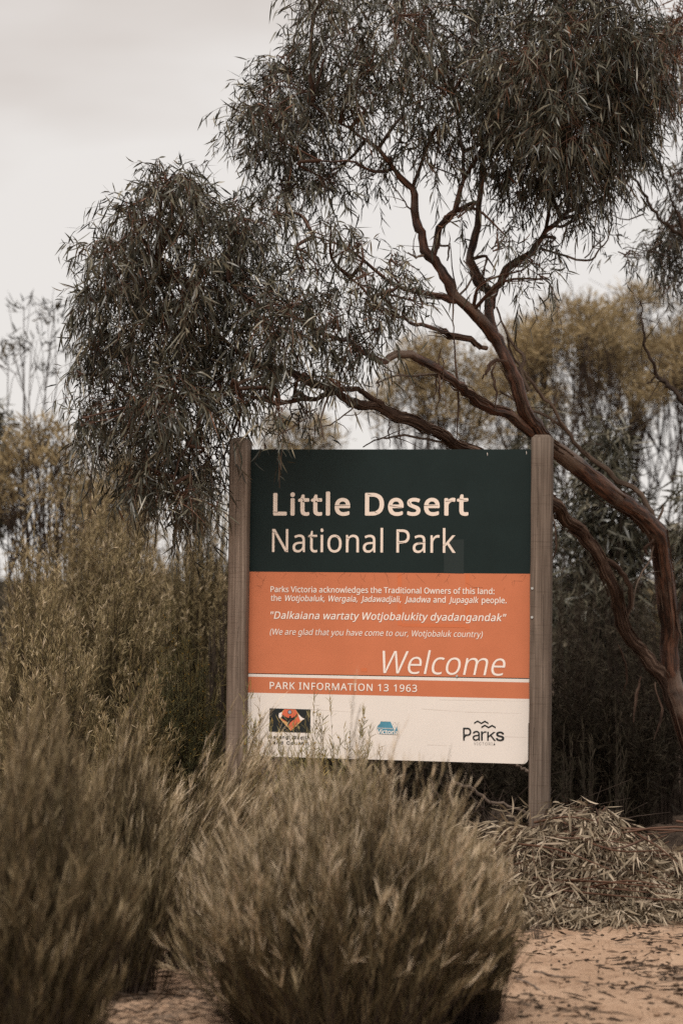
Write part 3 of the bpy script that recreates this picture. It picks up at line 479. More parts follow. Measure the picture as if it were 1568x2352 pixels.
Hw 630 346,243,24,-81,-4,11;336,276,3,-11,-3,11;328,308,2,-10,-3,9;321,335,2,-8,-2,9;316,357,1,-6,-1,0;313,357,1,0,-1,-6;308,335,2,9,-2,-8;302,307,2,10,-2,-10;294,275,3,11,-3,-10;284,242,4,11,-26,-80;207,1,26,80,-27,0;127,1,26,0,-40,143;9,431,39,-144,24,0;82,431,-25,0,20,-77;141,201,-20,77,4,-15;153,154,-4,16,4,-15;163,109,-3,15,3,-14;169,73,-1,10,1,0;172,73,-1,0,2,6;178,97,-2,-10,2,10;185,128,-3,-11,2,10;193,160,-3,-11,3,10;201,188,-2,-8,26,81;277,431,-25,-81,26,0;354,431,-25,0,25,-81;428,188,-24,81,4,-12;440,149,-4,14,4,-14;451,109,-4,13,3,-13;457,74,-1,10,1,0;460,74,-1,0,1,9;466,108,-3,-14,3,13;477,153,-4,-17,4,16;489,201,-4,-16,20,77;549,431,-20,-77,24,0;621,431,-24,0,-39,-144;502,1,40,143,-28,0;419,1,28,0,-24,81
Hy 409 1,430,58,-144,25,0;76,430,-25,0,31,-82;169,185,-31,82,6,-14;184,144,-5,13,5,-14;196,105,-3,12,4,-13;205,68,-2,12,1,0;209,68,-2,0,3,14;224,121,-7,-22,7,21;245,186,-7,-22,30,81;333,430,-29,-81,25,0;409,430,-25,0,-62,-163;224,-59,61,163,-10,-27;188,-130,14,21,-14,-20;138,-176,20,11,-19,-11;67,-192,28,0,-12,0;34,-190,9,-2,-10,1;9,-186,7,-2,0,19;9,-130,0,-19,6,-1;30,-133,-8,1,8,-1;56,-135,-9,0,17,0;99,-126,-12,-6,12,7;130,-99,-9,-12,8,11;152,-59,-6,-15,7,19;174,-2,-7,-19,-58,144
I  187 
IA 479 16,0,23,0,62,170;201,509,-61,-170,25,0;276,509,-25,0,62,-170;463,0,-62,170,-23,0;395,0,23,0,-36,101;287,302,36,-100,-6,19;264,372,9,-28,-9,28;232,478,13,-43,4,0;245,478,-4,0,-12,-43;213,371,9,28,-9,-28;191,302,5,18,-36,-100;85,0,35,101,-23,0/110,142,87,0,0,19;110,199,0,-19,87,0;370,199,-87,0,0,-19;370,142,0,19,-87,0
IB 456 60,0,62,0,0,170;60,509,0,-170,60,0;241,509,-60,0,35,0;329,491,-23,12,23,-12;381,442,-12,20,11,-20;398,374,0,25,0,-22;387,320,7,14,-8,-14;356,286,13,8,-12,-9;315,267,15,4,0,-2;315,262,0,2,16,-1;363,245,-16,10,16,-10;402,203,-10,18,11,-18;418,136,0,27,0,-25;400,67,12,20,-12,-21;344,18,26,12,-25,-12;247,0,40,0,-63,0/125,57,0,58,40,0;245,57,-40,0,39,0;330,80,-17,-15,17,15;355,137,0,-23,0,17;342,184,9,-14,-8,14;306,218,15,-9,-16,9;248,231,23,0,-41,0;125,231,41,0,0,-58/125,285,0,56,37,0;238,285,-38,0,19,0;288,296,-15,-7,15,7;323,326,-8,-13,9,13;336,372,0,-17,0,23;313,429,15,-15,-16,15;240,452,33,0,-38,0;125,452,38,0,0,-56
IC 510 267,-7,26,0,-44,0;150,25,34,-21,-34,21;70,115,19,-39,-20,39;40,254,0,-53,0,54;70,393,-20,-39,19,39;150,484,-34,-22,34,21;267,516,-44,0,26,0;340,504,-23,8,23,-7;402,471,-18,15,18,-14;448,418,-12,21,12,-20;473,348,-5,26,-22,0;408,348,22,0,-4,18;389,395,9,-14,-8,13;357,428,13,-9,-12,10;315,449,16,-5,-15,5;267,456,17,0,-31,0;184,432,24,16,-25,-15;125,364,14,30,-14,-30;103,254,0,43,0,-43;125,145,-14,30,15,-30;184,76,-25,16,25,-15;267,53,-31,0,17,0;315,60,-15,-5,16,5;357,81,-12,-10,13,9;389,114,-8,-13,9,14;408,160,-4,-17,22,0;473,160,-22,0,-4,-25;448,91,12,20,-12,-21;402,38,19,14,-18,-15;341,5,22,7,-23,-8
IG 520 269,-7,40,0,-46,0;149,25,35,-21,-34,21;69,116,19,-39,-19,39;40,254,0,-53,0,54;69,393,-19,-39,19,39;149,484,-34,-22,34,21;265,516,-44,0,27,0;340,504,-23,8,24,-8;403,469,-18,15,19,-15;449,416,-12,21,12,-20;474,349,-4,24,-22,0;408,349,22,0,-5,16;387,393,9,-13,-8,13;356,427,12,-10,-12,9;315,448,15,-4,-15,5;265,456,18,0,-30,0;183,432,25,16,-24,-15;125,364,14,30,-14,-30;103,254,0,43,0,-43;125,145,-14,30,15,-30;184,76,-25,16,25,-15;269,53,-32,0,28,0;345,71,-22,-12,22,12;396,123,-12,-22,13,23;415,202,0,-30,6,-1;434,199,-6,1,-50,0;283,199,50,0,0,19;283,256,0,-19,65,0;478,256,-65,0,0,-19;478,200,0,19,0,-42;451,91,18,31,-18,-31;377,19,31,17,-32,-17
II 300 31,0,80,0,0,19;31,57,0,-19,29,0;118,57,-29,0,0,132;118,452,0,-132,-29,0;31,452,29,0,0,19;31,509,0,-19,80,0;269,509,-79,0,0,-19;269,452,0,19,-29,0;183,452,29,0,0,-132;183,57,0,132,29,0;269,57,-29,0,0,-19;269,0,0,19,-79,0
IL 393 60,0,100,0,0,170;60,509,0,-170,22,0;125,509,-22,0,0,-151;125,57,0,151,78,0;361,57,-79,0,0,-19;361,0,0,19,-100,0
IO 533 267,-7,44,0,-44,0;150,25,34,-21,-34,21;70,115,20,-39,-20,39;40,254,0,-53,0,54;70,393,-20,-39,20,39;150,484,-34,-22,34,21;267,516,-44,0,44,0;384,484,-34,21,34,-22;464,393,-20,39,19,-39;493,254,0,54,0,-53;464,115,19,39,-20,-39;384,25,34,21,-34,-21/267,53,-31,0,30,0;349,76,-24,-15,25,15;408,144,-14,-30,15,30;430,254,0,-43,0,44;408,365,15,-30,-14,30;349,433,25,-16,-24,15;267,456,30,0,-31,0;184,433,25,15,-25,-16;125,364,15,30,-14,-30;103,254,0,43,0,-43;125,144,-14,30,15,-30;184,76,-25,16,25,-15
IP 444 60,0,22,0,0,170;60,509,0,-170,58,0;235,509,-58,0,39,0;332,487,-25,15,26,-14;390,430,-13,24,12,-25;409,348,0,30,0,-31;390,265,12,25,-13,-24;332,207,26,15,-25,-14;235,186,39,0,-42,0;109,186,42,0,0,19;109,242,0,-18,41,0;233,242,-42,0,26,0;297,256,-16,-9,16,9;333,294,-8,-16,8,16;344,348,0,-20,0,20;333,402,8,-16,-8,15;297,439,16,-9,-17,9;232,452,27,0,-36,0;125,452,35,0,0,-151;125,0,0,151,-22,0
IR 449 60,0,22,0,0,170;60,509,0,-170,59,0;236,509,-59,0,39,0;333,489,-26,13,26,-14;390,433,-12,24,13,-23;409,352,0,30,0,-31;390,271,13,24,-12,-23;333,217,26,13,-26,-13;236,198,39,0,-47,0;96,198,47,0,0,19;96,255,0,-19,46,0;234,255,-46,0,26,0;298,267,-17,-8,16,8;334,300,-8,-14,7,15;345,352,0,-20,0,20;334,405,7,-15,-8,15;298,440,16,-9,-17,8;233,452,26,0,-36,0;125,452,36,0,0,-151;125,0,0,151,-22,0/353,0,25,0,-41,76;230,229,41,-76,24,0;303,229,-24,0,41,-76;428,0,-42,76,-25,0
IT 448 32,452,53,0,0,19;32,509,0,-19,128,0;417,509,-129,0,0,-19;417,452,0,19,-54,0;257,452,53,0,0,-151;257,0,0,151,-22,0;193,0,21,0,0,151;193,452,0,-151,-54,0
IV 479 204,0,25,0,-63,170;16,509,63,-170,23,0;84,509,-22,0,36,-101;192,206,-36,101,6,-17;215,137,-9,29,9,-28;248,31,-13,42,-5,0;235,31,4,0,12,43;267,138,-9,-28,9,28;290,206,-6,-17,35,101;395,509,-35,-101,22,0;463,509,-23,0,-62,-170;278,0,62,170,-25,0
Ia 389 160,-9,22,0,-24,0;94,5,20,-9,-19,9;48,45,11,-18,-12,17;30,108,0,-25,0,22;43,161,-8,-14,9,14;78,193,-15,-8,14,8;125,211,-17,-4,18,4;178,220,-18,-2,23,3;234,227,-15,-2,14,1;265,235,-7,-4,7,4;276,255,0,-10,0,0;276,257,0,-1,0,15;267,297,6,-11,-6,11;240,322,12,-6,-12,6;196,331,17,0,-18,0;149,322,13,6,-13,-5;118,301,8,8,-8,-9;100,274,4,9,-20,6;41,291,20,-6,9,23;79,346,-17,-14,16,14;133,375,-20,-6,20,6;194,384,-21,0,14,0;239,379,-16,4,16,-3;286,360,-15,10,15,-9;322,320,-9,18,10,-17;337,251,0,29,0,-83;337,0,0,84,-20,0;277,0,20,0,0,17;277,52,0,-17,-2,0;272,52,2,0,-4,-9;252,25,9,9,-9,-10;215,1,15,6,-15,-6/170,45,-15,0,23,0;228,59,-16,-9,15,9;263,93,-8,-14,8,14;276,138,0,-16,0,17;276,190,0,-17,-3,-3;259,182,9,2,-8,-2;231,176,11,2,-10,-2;200,171,10,1,-10,-1;175,168,7,1,-14,-2;134,159,13,4,-13,-5;103,139,8,9,-7,-8;92,105,0,14,0,-13;102,72,-7,9,7,-9;130,52,-12,5,12,-4
Ic 395 207,-8,19,0,-34,0;117,16,26,-16,-26,17;56,85,15,-29,-15,29;34,187,0,-38,0,40;56,291,-15,-29,15,30;117,360,-26,-17,26,16;207,384,-34,0,19,0;260,377,-17,5,16,-5;305,356,-13,9,14,-9;340,322,-10,13,10,-13;362,277,-5,17,-20,-5;303,262,19,5,-3,10;290,289,6,-8,-5,8;270,311,8,-6,-8,6;242,325,11,-3,-10,3;207,330,13,0,-25,0;145,310,16,13,-16,-13;108,258,8,22,-8,-21;96,187,0,26,0,-25;108,117,-8,22,8,-21;145,66,-16,13,16,-13;207,46,-25,0,13,0;243,52,-11,-4,10,3;271,66,-8,-6,8,6;292,89,-6,-9,5,8;304,117,-3,-10,20,-5;363,102,-20,5,-5,-17;341,56,10,14,-9,-13;306,21,14,10,-13,-9;261,-1,16,5,-17,-5
Id 424 195,-8,24,0,-31,0;111,16,25,-16,-24,16;55,84,13,-29,-14,30;34,189,0,-40,0,40;55,293,-14,-30,14,29;112,361,-24,-16,24,15;196,384,-32,0,23,0;253,373,-15,8,15,-8;287,346,-8,10,9,-10;306,319,-4,8,2,0;311,319,-2,0,0,63;311,509,0,-63,20,0;372,509,-21,0,0,-170;372,0,0,170,-20,0;313,0,19,0,0,20;313,59,0,-20,-2,0;307,59,2,0,-5,-8;287,31,8,11,-9,-10;252,4,15,8,-14,-8/205,47,-24,0,22,0;263,65,-16,-12,16,12;299,115,-8,-21,9,21;312,189,0,-28,0,28;300,263,8,-21,-8,21;263,312,16,-12,-16,12;205,330,23,0,-24,0;145,311,16,13,-16,-12;108,261,8,21,-8,-21;96,189,0,27,0,-27;109,117,-9,21,8,-22;145,66,-16,12,16,-13
Ie 403 212,-8,26,0,-37,0;117,16,26,-16,-27,17;56,85,14,-29,-15,29;34,187,0,-39,0,39;55,290,-14,-30,14,29;115,359,-26,-16,26,17;205,384,-34,0,21,0;266,374,-20,7,19,-7;319,341,-16,15,16,-15;357,282,-9,24,9,-24;371,194,0,34,0,-8;371,169,0,9,-99,0;75,169,99,0,0,18;75,221,0,-17,88,0;338,221,-88,0,-9,-6;310,202,9,6,0,25;298,269,8,-20,-8,19;263,314,15,-11,-16,11;205,330,23,0,-23,0;146,313,17,12,-16,-11;109,270,9,18,-9,-19;96,211,0,21,0,-11;96,178,0,11,0,-28;110,106,-9,20,10,-19;151,61,-17,11,17,-10;212,46,-23,0,16,0;254,53,-13,-5,12,4;285,73,-8,-9,9,9;306,105,-5,-12,19,-4;365,91,-20,5,-6,-20;335,39,14,15,-14,-15;283,4,20,9,-21,-8
Ig 425 207,-151,31,0,-28,0;134,-140,21,-7,-21,8;82,-110,14,-13,-13,12;51,-69,7,-15,16,9;101,-41,-17,-9,6,-8;122,-66,-9,9,8,-9;154,-88,-13,6,14,-6;207,-97,-21,0,31,0;282,-75,-19,-15,20,15;311,-6,0,-31,0,25;311,68,0,-24,-1,0;306,68,2,0,-5,-8;287,41,8,10,-9,-9;252,16,15,7,-14,-8;195,5,24,0,-31,0;113,27,24,-15,-25,14;55,90,14,-28,-14,28;34,191,0,-39,0,39;55,293,-14,-29,14,29;112,361,-24,-16,25,15;196,384,-31,0,24,0;253,373,-14,8,15,-8;288,346,-8,10,9,-10;308,319,-5,8,1,0;313,319,-2,0,0,20;313,379,0,-20,20,0;372,379,-19,0,0,-129;372,-9,0,130,0,-33;350,-90,15,21,-15,-21;291,-136,25,10,-25,-10/205,59,-24,0,23,0;264,75,-16,-11,16,11;300,121,-8,-20,8,20;312,193,0,-28,0,27;300,264,8,-21,-8,20;264,312,16,-11,-16,12;205,330,23,0,-24,0;145,312,16,12,-16,-13;109,262,8,21,-9,-20;96,193,0,26,0,-27;109,123,-9,20,8,-20;145,76,-16,11,17,-11
Ii 166 53,0,20,0,0,126;53,379,0,-126,20,0;114,379,-21,0,0,-126;114,0,0,126,-21,0/84,443,11,0,-12,0;54,455,8,-8,-9,7;41,483,0,-11,0,11;54,512,-9,-8,8,8;84,524,-12,0,11,0;114,512,-8,8,8,-8;126,483,0,11,0,-11;114,455,8,7,-8,-8
Ij 166 53,379,0,-136,20,0;114,379,-21,0,0,-136;114,-30,0,136,0,-23;102,-90,8,17,-9,-17;65,-129,16,9,-17,-9;4,-143,24,0,-5,0;-10,-143,5,0,0,19;-10,-87,0,-18,4,0;2,-87,-4,0,18,0;40,-72,-8,-10,9,10;53,-29,0,-19,0,136/83,443,12,0,-11,0;53,455,9,-8,-8,7;41,483,0,-11,0,11;53,512,-8,-8,9,8;83,524,-11,0,12,0;114,512,-9,8,8,-8;126,483,0,11,0,-11;114,455,8,7,-9,-8
Ik 380 110,137,22,21,0,25;110,212,0,-25,3,0;121,212,-4,0,54,56;284,379,-54,-56,26,0;360,379,-25,0,-59,-60;184,199,59,60,-2,0;177,199,2,0,-22,-21/53,0,20,0,0,170;53,509,0,-170,20,0;114,509,-21,0,0,-170;114,0,0,170,-21,0/294,0,26,0,-49,62;148,186,49,-62,14,14;191,229,-14,-15,61,-77;372,0,-60,76,-26,0
Il 189 139,-2,8,0,-29,0;74,20,14,-15,-14,15;53,84,0,-27,0,142;53,509,0,-142,20,0;114,509,-21,0,0,-137;114,99,0,136,0,-18;120,62,-4,7,5,-7;146,52,-13,0,6,0;160,53,-3,-1,4,0;170,54,-3,0,3,-17;181,3,-4,17,-6,-2;162,-1,7,1,-8,-1
In 409 114,227,0,22,0,-76;114,0,0,76,-21,0;53,0,20,0,0,126;53,379,0,-126,19,0;112,379,-20,0,0,-30;112,287,0,31,-3,0;102,287,4,0,12,35;152,362,-21,-15,22,15;227,384,-28,0,26,0;295,369,-19,10,19,-11;341,321,-11,21,11,-22;357,240,0,33,0,-80;357,0,0,80,-20,0;296,0,20,0,0,78;296,235,0,-78,0,30;273,304,15,-16,-15,17;210,329,27,0,-18,0;161,317,14,8,-15,-8;126,283,9,15,-8,-16
Io 415 207,-8,35,0,-34,0;117,16,26,-16,-26,17;56,85,15,-29,-15,29;34,187,0,-38,0,40;56,291,-15,-29,15,30;117,360,-26,-17,26,16;207,384,-34,0,35,0;299,360,-26,16,26,-17;359,291,-14,30,15,-29;381,187,0,40,0,-38;359,85,15,29,-14,-29;299,16,26,17,-26,-16/207,46,-25,0,26,0;270,66,-16,-13,17,13;307,117,-8,-21,8,22;319,187,0,-25,0,26;307,258,8,-22,-8,22;270,310,17,-13,-16,13;207,330,26,0,-25,0;145,310,16,13,-16,-13;108,258,8,22,-8,-21;96,187,0,26,0,-25;108,117,-8,22,8,-21;145,66,-16,13,16,-13
Ir 259 53,0,20,0,0,126;53,379,0,-126,19,0;112,379,-20,0,0,-19;112,321,0,19,1,0;115,321,-1,0,7,19;152,367,-17,-12,18,12;213,385,-23,0,5,0;229,384,-6,1,6,0;243,384,-3,0,0,-21;243,322,0,21,-1,1;230,324,7,-1,-7,1;207,326,8,0,-18,0;159,315,14,7,-14,-8;126,284,8,13,-8,-14;114,237,0,18,0,-79;114,0,0,79,-21,0
Is 365 182,-8,29,0,-26,0;112,3,21,-7,-20,8;62,38,13,-15,-13,15;36,94,4,-22,19,4;94,107,-20,-5,5,-21;124,60,-15,10,15,-10;181,45,-23,0,27,0;244,62,-15,-11,16,12;268,103,0,-16,0,13;254,136,9,-9,-9,8;212,155,19,-4,-21,5;149,170,21,-5,-34,8;72,208,17,-17,-17,17;47,274,0,-27,0,22;65,332,-12,-17,12,16;115,370,-21,-9,21,10;187,384,-27,0,26,0;254,372,-19,8,18,-7;299,339,-12,14,11,-14;324,290,-5,19,-19,-4;268,277,19,4,-5,15;243,316,12,-12,-13,11;187,333,25,0,-22,0;131,317,15,10,-15,-11;109,277,0,16,0,-14;124,243,-10,9,10,-8;172,223,-22,5,19,-5;229,209,-19,5,35,-8;306,171,-16,17,17,-17;331,107,0,26,0,-23;312,47,13,17,-12,-17;260,6,22,10,-23,-9
Iu 410 182,-5,29,0,-25,0;115,11,19,-11,-20,10;69,59,11,-22,-11,21;53,139,0,-32,0,80;53,379,0,-80,20,0;114,379,-21,0,0,-78;114,144,0,78,0,-30;137,75,-16,16,15,-17;200,50,-27,0,18,0;249,62,-14,-8,15,8;283,97,-8,-16,9,15;296,153,0,-22,0,75;296,379,0,-75,20,0;357,379,-20,0,0,-126;357,0,0,126,-20,0;298,0,20,0,0,31;298,92,0,-31,3,0;307,92,-3,0,-12,-35;257,17,22,15,-22,-15
'''
# ------------------------------------------------------------------ the park sign
def rotm(ax, t):
    return np.array(Matrix.Rotation(t, 3, ax))
SM = rotm('Z', -0.195) @ rotm('Y', 0.0104) @ rotm('X', -0.0022)
SO = at(890.45, 1388.55, 10.2)                      # centre of the two panels
SW, SH = 1.2013, 1.3112
SU, SN, SV = SM[:, 0], SM[:, 1], SM[:, 2]           # along the sign, into the picture, up the sign

def sgn(px, py):
    """where a layout point lies on the face of the sign: (x, z) in the sign's own metres"""
    d = at(px, py, 1.0) - CC
    t = ((SO - CC) @ SN) / (d @ SN)
    p = CC + t * d - SO
    return np.array([p @ SU, p @ SV])

def cp(x, y):
    """crop point -> layout point"""
    return (880 + x * 1360 / 1568) * 0.57415, (2250 + y * 1360 / 1568) * 0.57415
def cq(x, y):
    return (880 + x * 1360 / 1568) * 0.57415, (1700 + y * 1360 / 1568) * 0.57415
def sc2(x, y): return sgn(*cp(x, y))
def sc1(x, y): return sgn(*cq(x, y))

sign = thing('park_sign', 'green, orange and cream national park welcome sign on two weathered timber posts', 'sign')
sign.matrix_world = Matrix.Translation(Vector(SO)) @ Matrix(SM.tolist()).to_4x4()

def make_post(x0, x1, ztop, zbot, y0, y1):
    mb = MB(); c = 0.006; t = 0.014
    def ring(z, ins, ch):
        a0, a1, b0, b1 = x0 + ins, x1 - ins, y0 + ins, y1 - ins
        return [(a0 + ch, b0, z), (a1 - ch, b0, z), (a1, b0 + ch, z), (a1, b1 - ch, z), (a1 - ch, b1, z), (a0 + ch, b1, z), (a0, b1 - ch, z), (a0, b0 + ch, z)]
    zs = np.linspace(zbot, ztop - t, 24)
    R = []
    for k, z in enumerate(zs):
        r = np.array(ring(z, 0, c)); r[:, :2] += rng.normal(size=(8, 2)) * 0.0007; R.append(r)
    R.append(np.array(ring(ztop, 0.014, c))); k = len(R)
    i = np.arange(k - 1)[:, None] * 8; j = np.arange(8)[None]; j2 = (j + 1) % 8
    mb.add(np.concatenate(R), quads=np.stack([i + j, i + j2, i + 8 + j2, i + 8 + j], -1).reshape(-1, 4))
    mb.ngon(R[-1], [list(range(8))])
    return mb
XL, XR = -SW / 2, SW / 2 + 0.008
zb = -SO[2] - 0.35
make_post(XL - 0.078, XL, SH / 2 + 0.047, zb, -0.07, 0.026).build('post', M['shade_lifted_post'], sign)['label'] = 'left post half hidden by gum leaves and shrubs'
make_post(XR, XR + 0.084, SH / 2 + 0.058, zb, -0.07, 0.026).build('post', M['post'], sign)['label'] = 'right post standing in the heap of dry leaves'

def line_z(pl, pr):
    """straight line across the panel through two face points; returns its heights at both edges"""
    k = (pr[1] - pl[1]) / (pr[0] - pl[0])
    return pl[1] + k * (XL - pl[0]), pl[1] + k * (XR - pl[0])
TOPZ = (SH / 2, SH / 2)
Z_go = line_z(sc2(131, 43), sc2(1432, 53))
Z_gap0 = line_z(sc2(123, 511), sc2(1427, 534.5))
Z_gap1 = line_z(sc2(123, 514.5), sc2(1427, 538.5))
Z_w = line_z(sc2(122, 527), sc2(1426, 554.5))
Z_o = line_z(sc2(121, 601), sc2(1425, 630.5))
Z_bot = line_z(sc2(119, 893), sc2(1418, 931))
TH = 0.018
def panel_mesh(bands, rounded=False, edge_mat=0):
    mb = MB()
    for k, (zt, zb_, mt) in enumerate(bands):
        last = k == len(bands) - 1
        if rounded and last:
            r = 0.022; n = 6
            pts = [(XL, zt[0]), (XL, zb_[0])]
            for i in range(n + 1):
                a = -math.pi / 2 + math.pi / 2 * i / n
                pts.append((XR - 0.010 - r + r * math.cos(a), zb_[1] + r + r * math.sin(a)))
            pts += [(XR - 0.010, zt[1] - 0.1), (XR, zt[1] - 0.1), (XR, zt[1])]
        else:
            pts = [(XL, zt[0]), (XL, zb_[0]), (XR, zb_[1]), (XR, zt[1])]
        f = [(x, 0.0, z) for x, z in pts]; b = [(x, TH, z) for x, z in pts]; n = len(pts)
        mb.ngon(f, [list(range(n))], mt)
        mb.ngon(b, [list(range(n))[::-1]], edge_mat)
        side = []
        for i in range(n):
            if (i == n - 1 and k > 0) or (not last and i == 1): continue
            side.append((i, (i + 1) % n, n + (i + 1) % n, n + i))
        mb.add(f + b, quads=side, mat=edge_mat)
    return mb
upper = panel_mesh([(TOPZ, Z_go, 0), (Z_go, Z_gap0, 1)], edge_mat=2).build('upper_panel', [M['green'], M['orange'], M['green']], sign)
lower = panel_mesh([(Z_gap1, Z_w, 0), (Z_w, Z_o, 1), (Z_o, Z_bot, 0)], rounded=True, edge_mat=0).build('lower_panel', [M['white'], M['orange']], sign)
mb = MB(); mb.box((XL + 0.02, TH + 0.001, -SH / 2 + 0.05), (XR - 0.02, TH + 0.02, SH / 2 - 0.03)); mb.build('backing_board', M['darkwood'], sign)
upper['label'] = 'upper panel, dark green above and orange below'
lower['label'] = 'lower panel, cream with an orange band, bottom corner rounded'

GLYPHS = {}
for _l in GLYPH_TEXT.strip('\n').split('\n'):
    _k, _rest = _l[:2], _l[3:]
    _adv, _, _sp = _rest.partition(' ')
    GLYPHS[_k] = (float(_adv), [[tuple(float(q) for q in pt.split(',')) for pt in sp.split(';')] for sp in _sp.split('/')] if _sp else [])

def text_geo(font, body, offset=0.0, track=0.0, shear=0.0, res=4):
    """verts (em units) and faces of a line of lettering built from the outlines above"""
    c = bpy.data.curves.new('lettering', 'CURVE'); c.dimensions = '2D'; c.fill_mode = 'BOTH'; c.resolution_u = res
    x = 0.0
    for ch in body:
        adv, spl = GLYPHS[font + ch]
        for pts in spl:
            s = c.splines.new('BEZIER'); s.bezier_points.add(len(pts) - 1); s.use_cyclic_u = True
            for b, (px, py, a0, a1, b0, b1) in zip(s.bezier_points, pts):
                b.handle_left_type = b.handle_right_type = 'FREE'
                b.co = ((x + px) / 1000, py / 1000, 0)
                b.handle_left = ((x + px + a0) / 1000, (py + a1) / 1000, 0)
                b.handle_right = ((x + px + b0) / 1000, (py + b1) / 1000, 0)
        x += adv + track
    c.offset = offset
    o = bpy.data.objects.new('lettering', c); COL.objects.link(o)
    dg = bpy.context.evaluated_depsgraph_get()
    me = o.evaluated_get(dg).to_mesh()
    v = np.array([p.co[:] for p in me.vertices]); f = [list(p.vertices) for p in me.polygons]
    o.evaluated_get(dg).to_mesh_clear()
    bpy.data.objects.remove(o); bpy.data.curves.remove(c)
    v[:, 0] += shear * v[:, 1]
    return v, f

CAP = {'H': max(p[1] for p in GLYPHS['HL'][1][0]) / 1000, 'I': max(p[1] for p in GLYPHS['IP'][1][0]) / 1000}
def place_text(mb, pl, pr, cap, font, body, offset=0.0, track=0.0, shear=0.0, mat=0, y=-0.0012):
    """lettering fitted between two baseline points on the sign face, cap metres tall"""
    # heavier weights: the outline is laid several times round a small circle, each copy a hair proud of the last
    v, f = text_geo(font, body, min(offset, 0), track, shear)
    x0, x1 = v[:, 0].min(), v[:, 0].max()
    d = pr - pl; k = d / (x1 - x0); sy = cap / (CAP[font] + 2 * offset)
    k = d / (x1 - x0 + 2 * max(offset, 0))
    w = np.zeros((len(v), 3))
    up = np.array([-d[1], d[0]]) / np.linalg.norm(d)
    w[:, 0] = pl[0] + (v[:, 0] - x0) * k[0] + up[0] * v[:, 1] * sy
    w[:, 2] = pl[1] + (v[:, 0] - x0) * k[1] + up[1] * v[:, 1] * sy
    w[:, 1] = y
    if offset <= 0:
        mb.ngon(w, f, mat); return
    e = offset * np.linalg.norm(k)
    for i in range(9):
        a = i * math.pi / 4; r = e if i < 8 else 0
        q = w.copy(); q[:, 0] += r * math.cos(a) + e; q[:, 2] += r * math.sin(a) + e * 0.6; q[:, 1] -= 0.00004 * i
        mb.ngon(q, f, mat)
PXM = 1360 / 1568 * 0.57415 * 10.2 / FPX           # metres per crop pixel on the sign

def poly(mb, pts, mat=0, y=-0.0012):
    mb.ngon([(p[0], y, p[1]) for p in pts], [list(range(len(pts)))], mat)
def sliver(mb, a, b, w, mat=0, y=-0.002):
    a, b = np.array(a), np.array(b); d = b - a; n = np.array([-d[1], d[0]]) / np.linalg.norm(d) * w / 2
    poly(mb, [a - n, b - n * 0.4, b + n * 0.4, a + n], mat, y)

mb = MB(); place_text(mb, sc1(245, 416.5), sc1(1145, 417), 105 * PXM, 'H', 'Little Desert', 0.019, 48)
for a, b in (((262, 404), (268, 400)), ((378, 338), (388, 350)), ((452, 340), (462, 352)), ((530, 372), (602, 371)), ((680, 318), (700, 324)), ((712, 400), (728, 408)), ((782, 372), (852, 384)), ((940, 372), (1006, 371)), ((1100, 340), (1145, 352)), ((1040, 352), (1076, 350)), ((870, 352), (880, 372)), ((248, 400), (262, 404))):
    sliver(mb, sc1(*a), sc1(*b), 0.0022, 1)
mb.build('title_lettering', [M['letter'], M['crack']], upper)
mb = MB(); place_text(mb, sc1(240, 586), sc1(1086, 590), 107 * PXM, 'H', 'National Park', 0.0, 8)
for a, b in (((240, 492), (264, 500)), ((300, 584), (322, 570)), ((405, 512), (450, 516)), ((582, 520), (604, 528)), ((662, 545), (674, 532)), ((820, 540), (870, 548)), ((912, 545), (950, 540)), ((1012, 556), (1040, 552)), ((820, 492), (850, 500)), ((536, 512), (552, 522))):
    sliver(mb, sc1(*a), sc1(*b), 0.0018, 1)
mb.build('subtitle_lettering', [M['letter'], M['crack']], upper)

mb = MB()
W1 = [('Parks Victoria acknowledges the Traditional Owners of this land:', 233, 1265, 137, 146.5)]
place_text(mb, sc2(233, 137), sc2(1265, 147), 27.5 * PXM, 'H', W1[0][0], 0.011, 8)
segs = [('the', 234, 282, 0), ('Wotjobaluk,', 300, 483, 1), ('Wergaia,', 500, 634, 1), ('Jadawadjali,', 648, 834, 1), ('Jaadwa', 850, 970, 1), ('and', 983, 1040, 0), ('Jupagalk', 1054, 1192, 1), ('people.', 1206, 1321, 0)]
for body, a, b, it in segs:
    yl = lambda x: 177.5 + (x - 234) * 11.5 / 1088
    place_text(mb, sc2(a, yl(a)), sc2(b, yl(b)), 27.5 * PXM, 'H', body, 0.011, 6, 0.2 if it else 0)
mb.build('acknowledgement_lettering', M['wletter'], upper)
mb = MB(); place_text(mb, sc2(233, 260), sc2(1320, 272), 34 * PXM, 'H', '"Dalkaiana wartaty Wotjobalukity dyadangandak"', 0.011, 14, 0.2); mb.build('language_lettering', M['wletter'], upper)
mb = MB(); place_text(mb, sc2(230, 333), sc2(1211, 346), 27.5 * PXM, 'H', '(We are glad that you have come to our, Wotjobaluk country)', 0.003, 8, 0.2); mb.build('translation_lettering', M['wletter'], upper)
mb = MB(); place_text(mb, sc2(748, 512), sc2(1315, 524), 103 * PXM, 'H', 'Welcome', -0.005, -6, 0.21)
mb.build('welcome_lettering', M['wletter'], upper)
mb = MB(); place_text(mb, sc2(229, 584), sc2(908, 598), 33 * PXM, 'H', 'PARK INFORMATION 13 1963', 0.010, 55); mb.build('information_lettering', M['wletter'], lower)
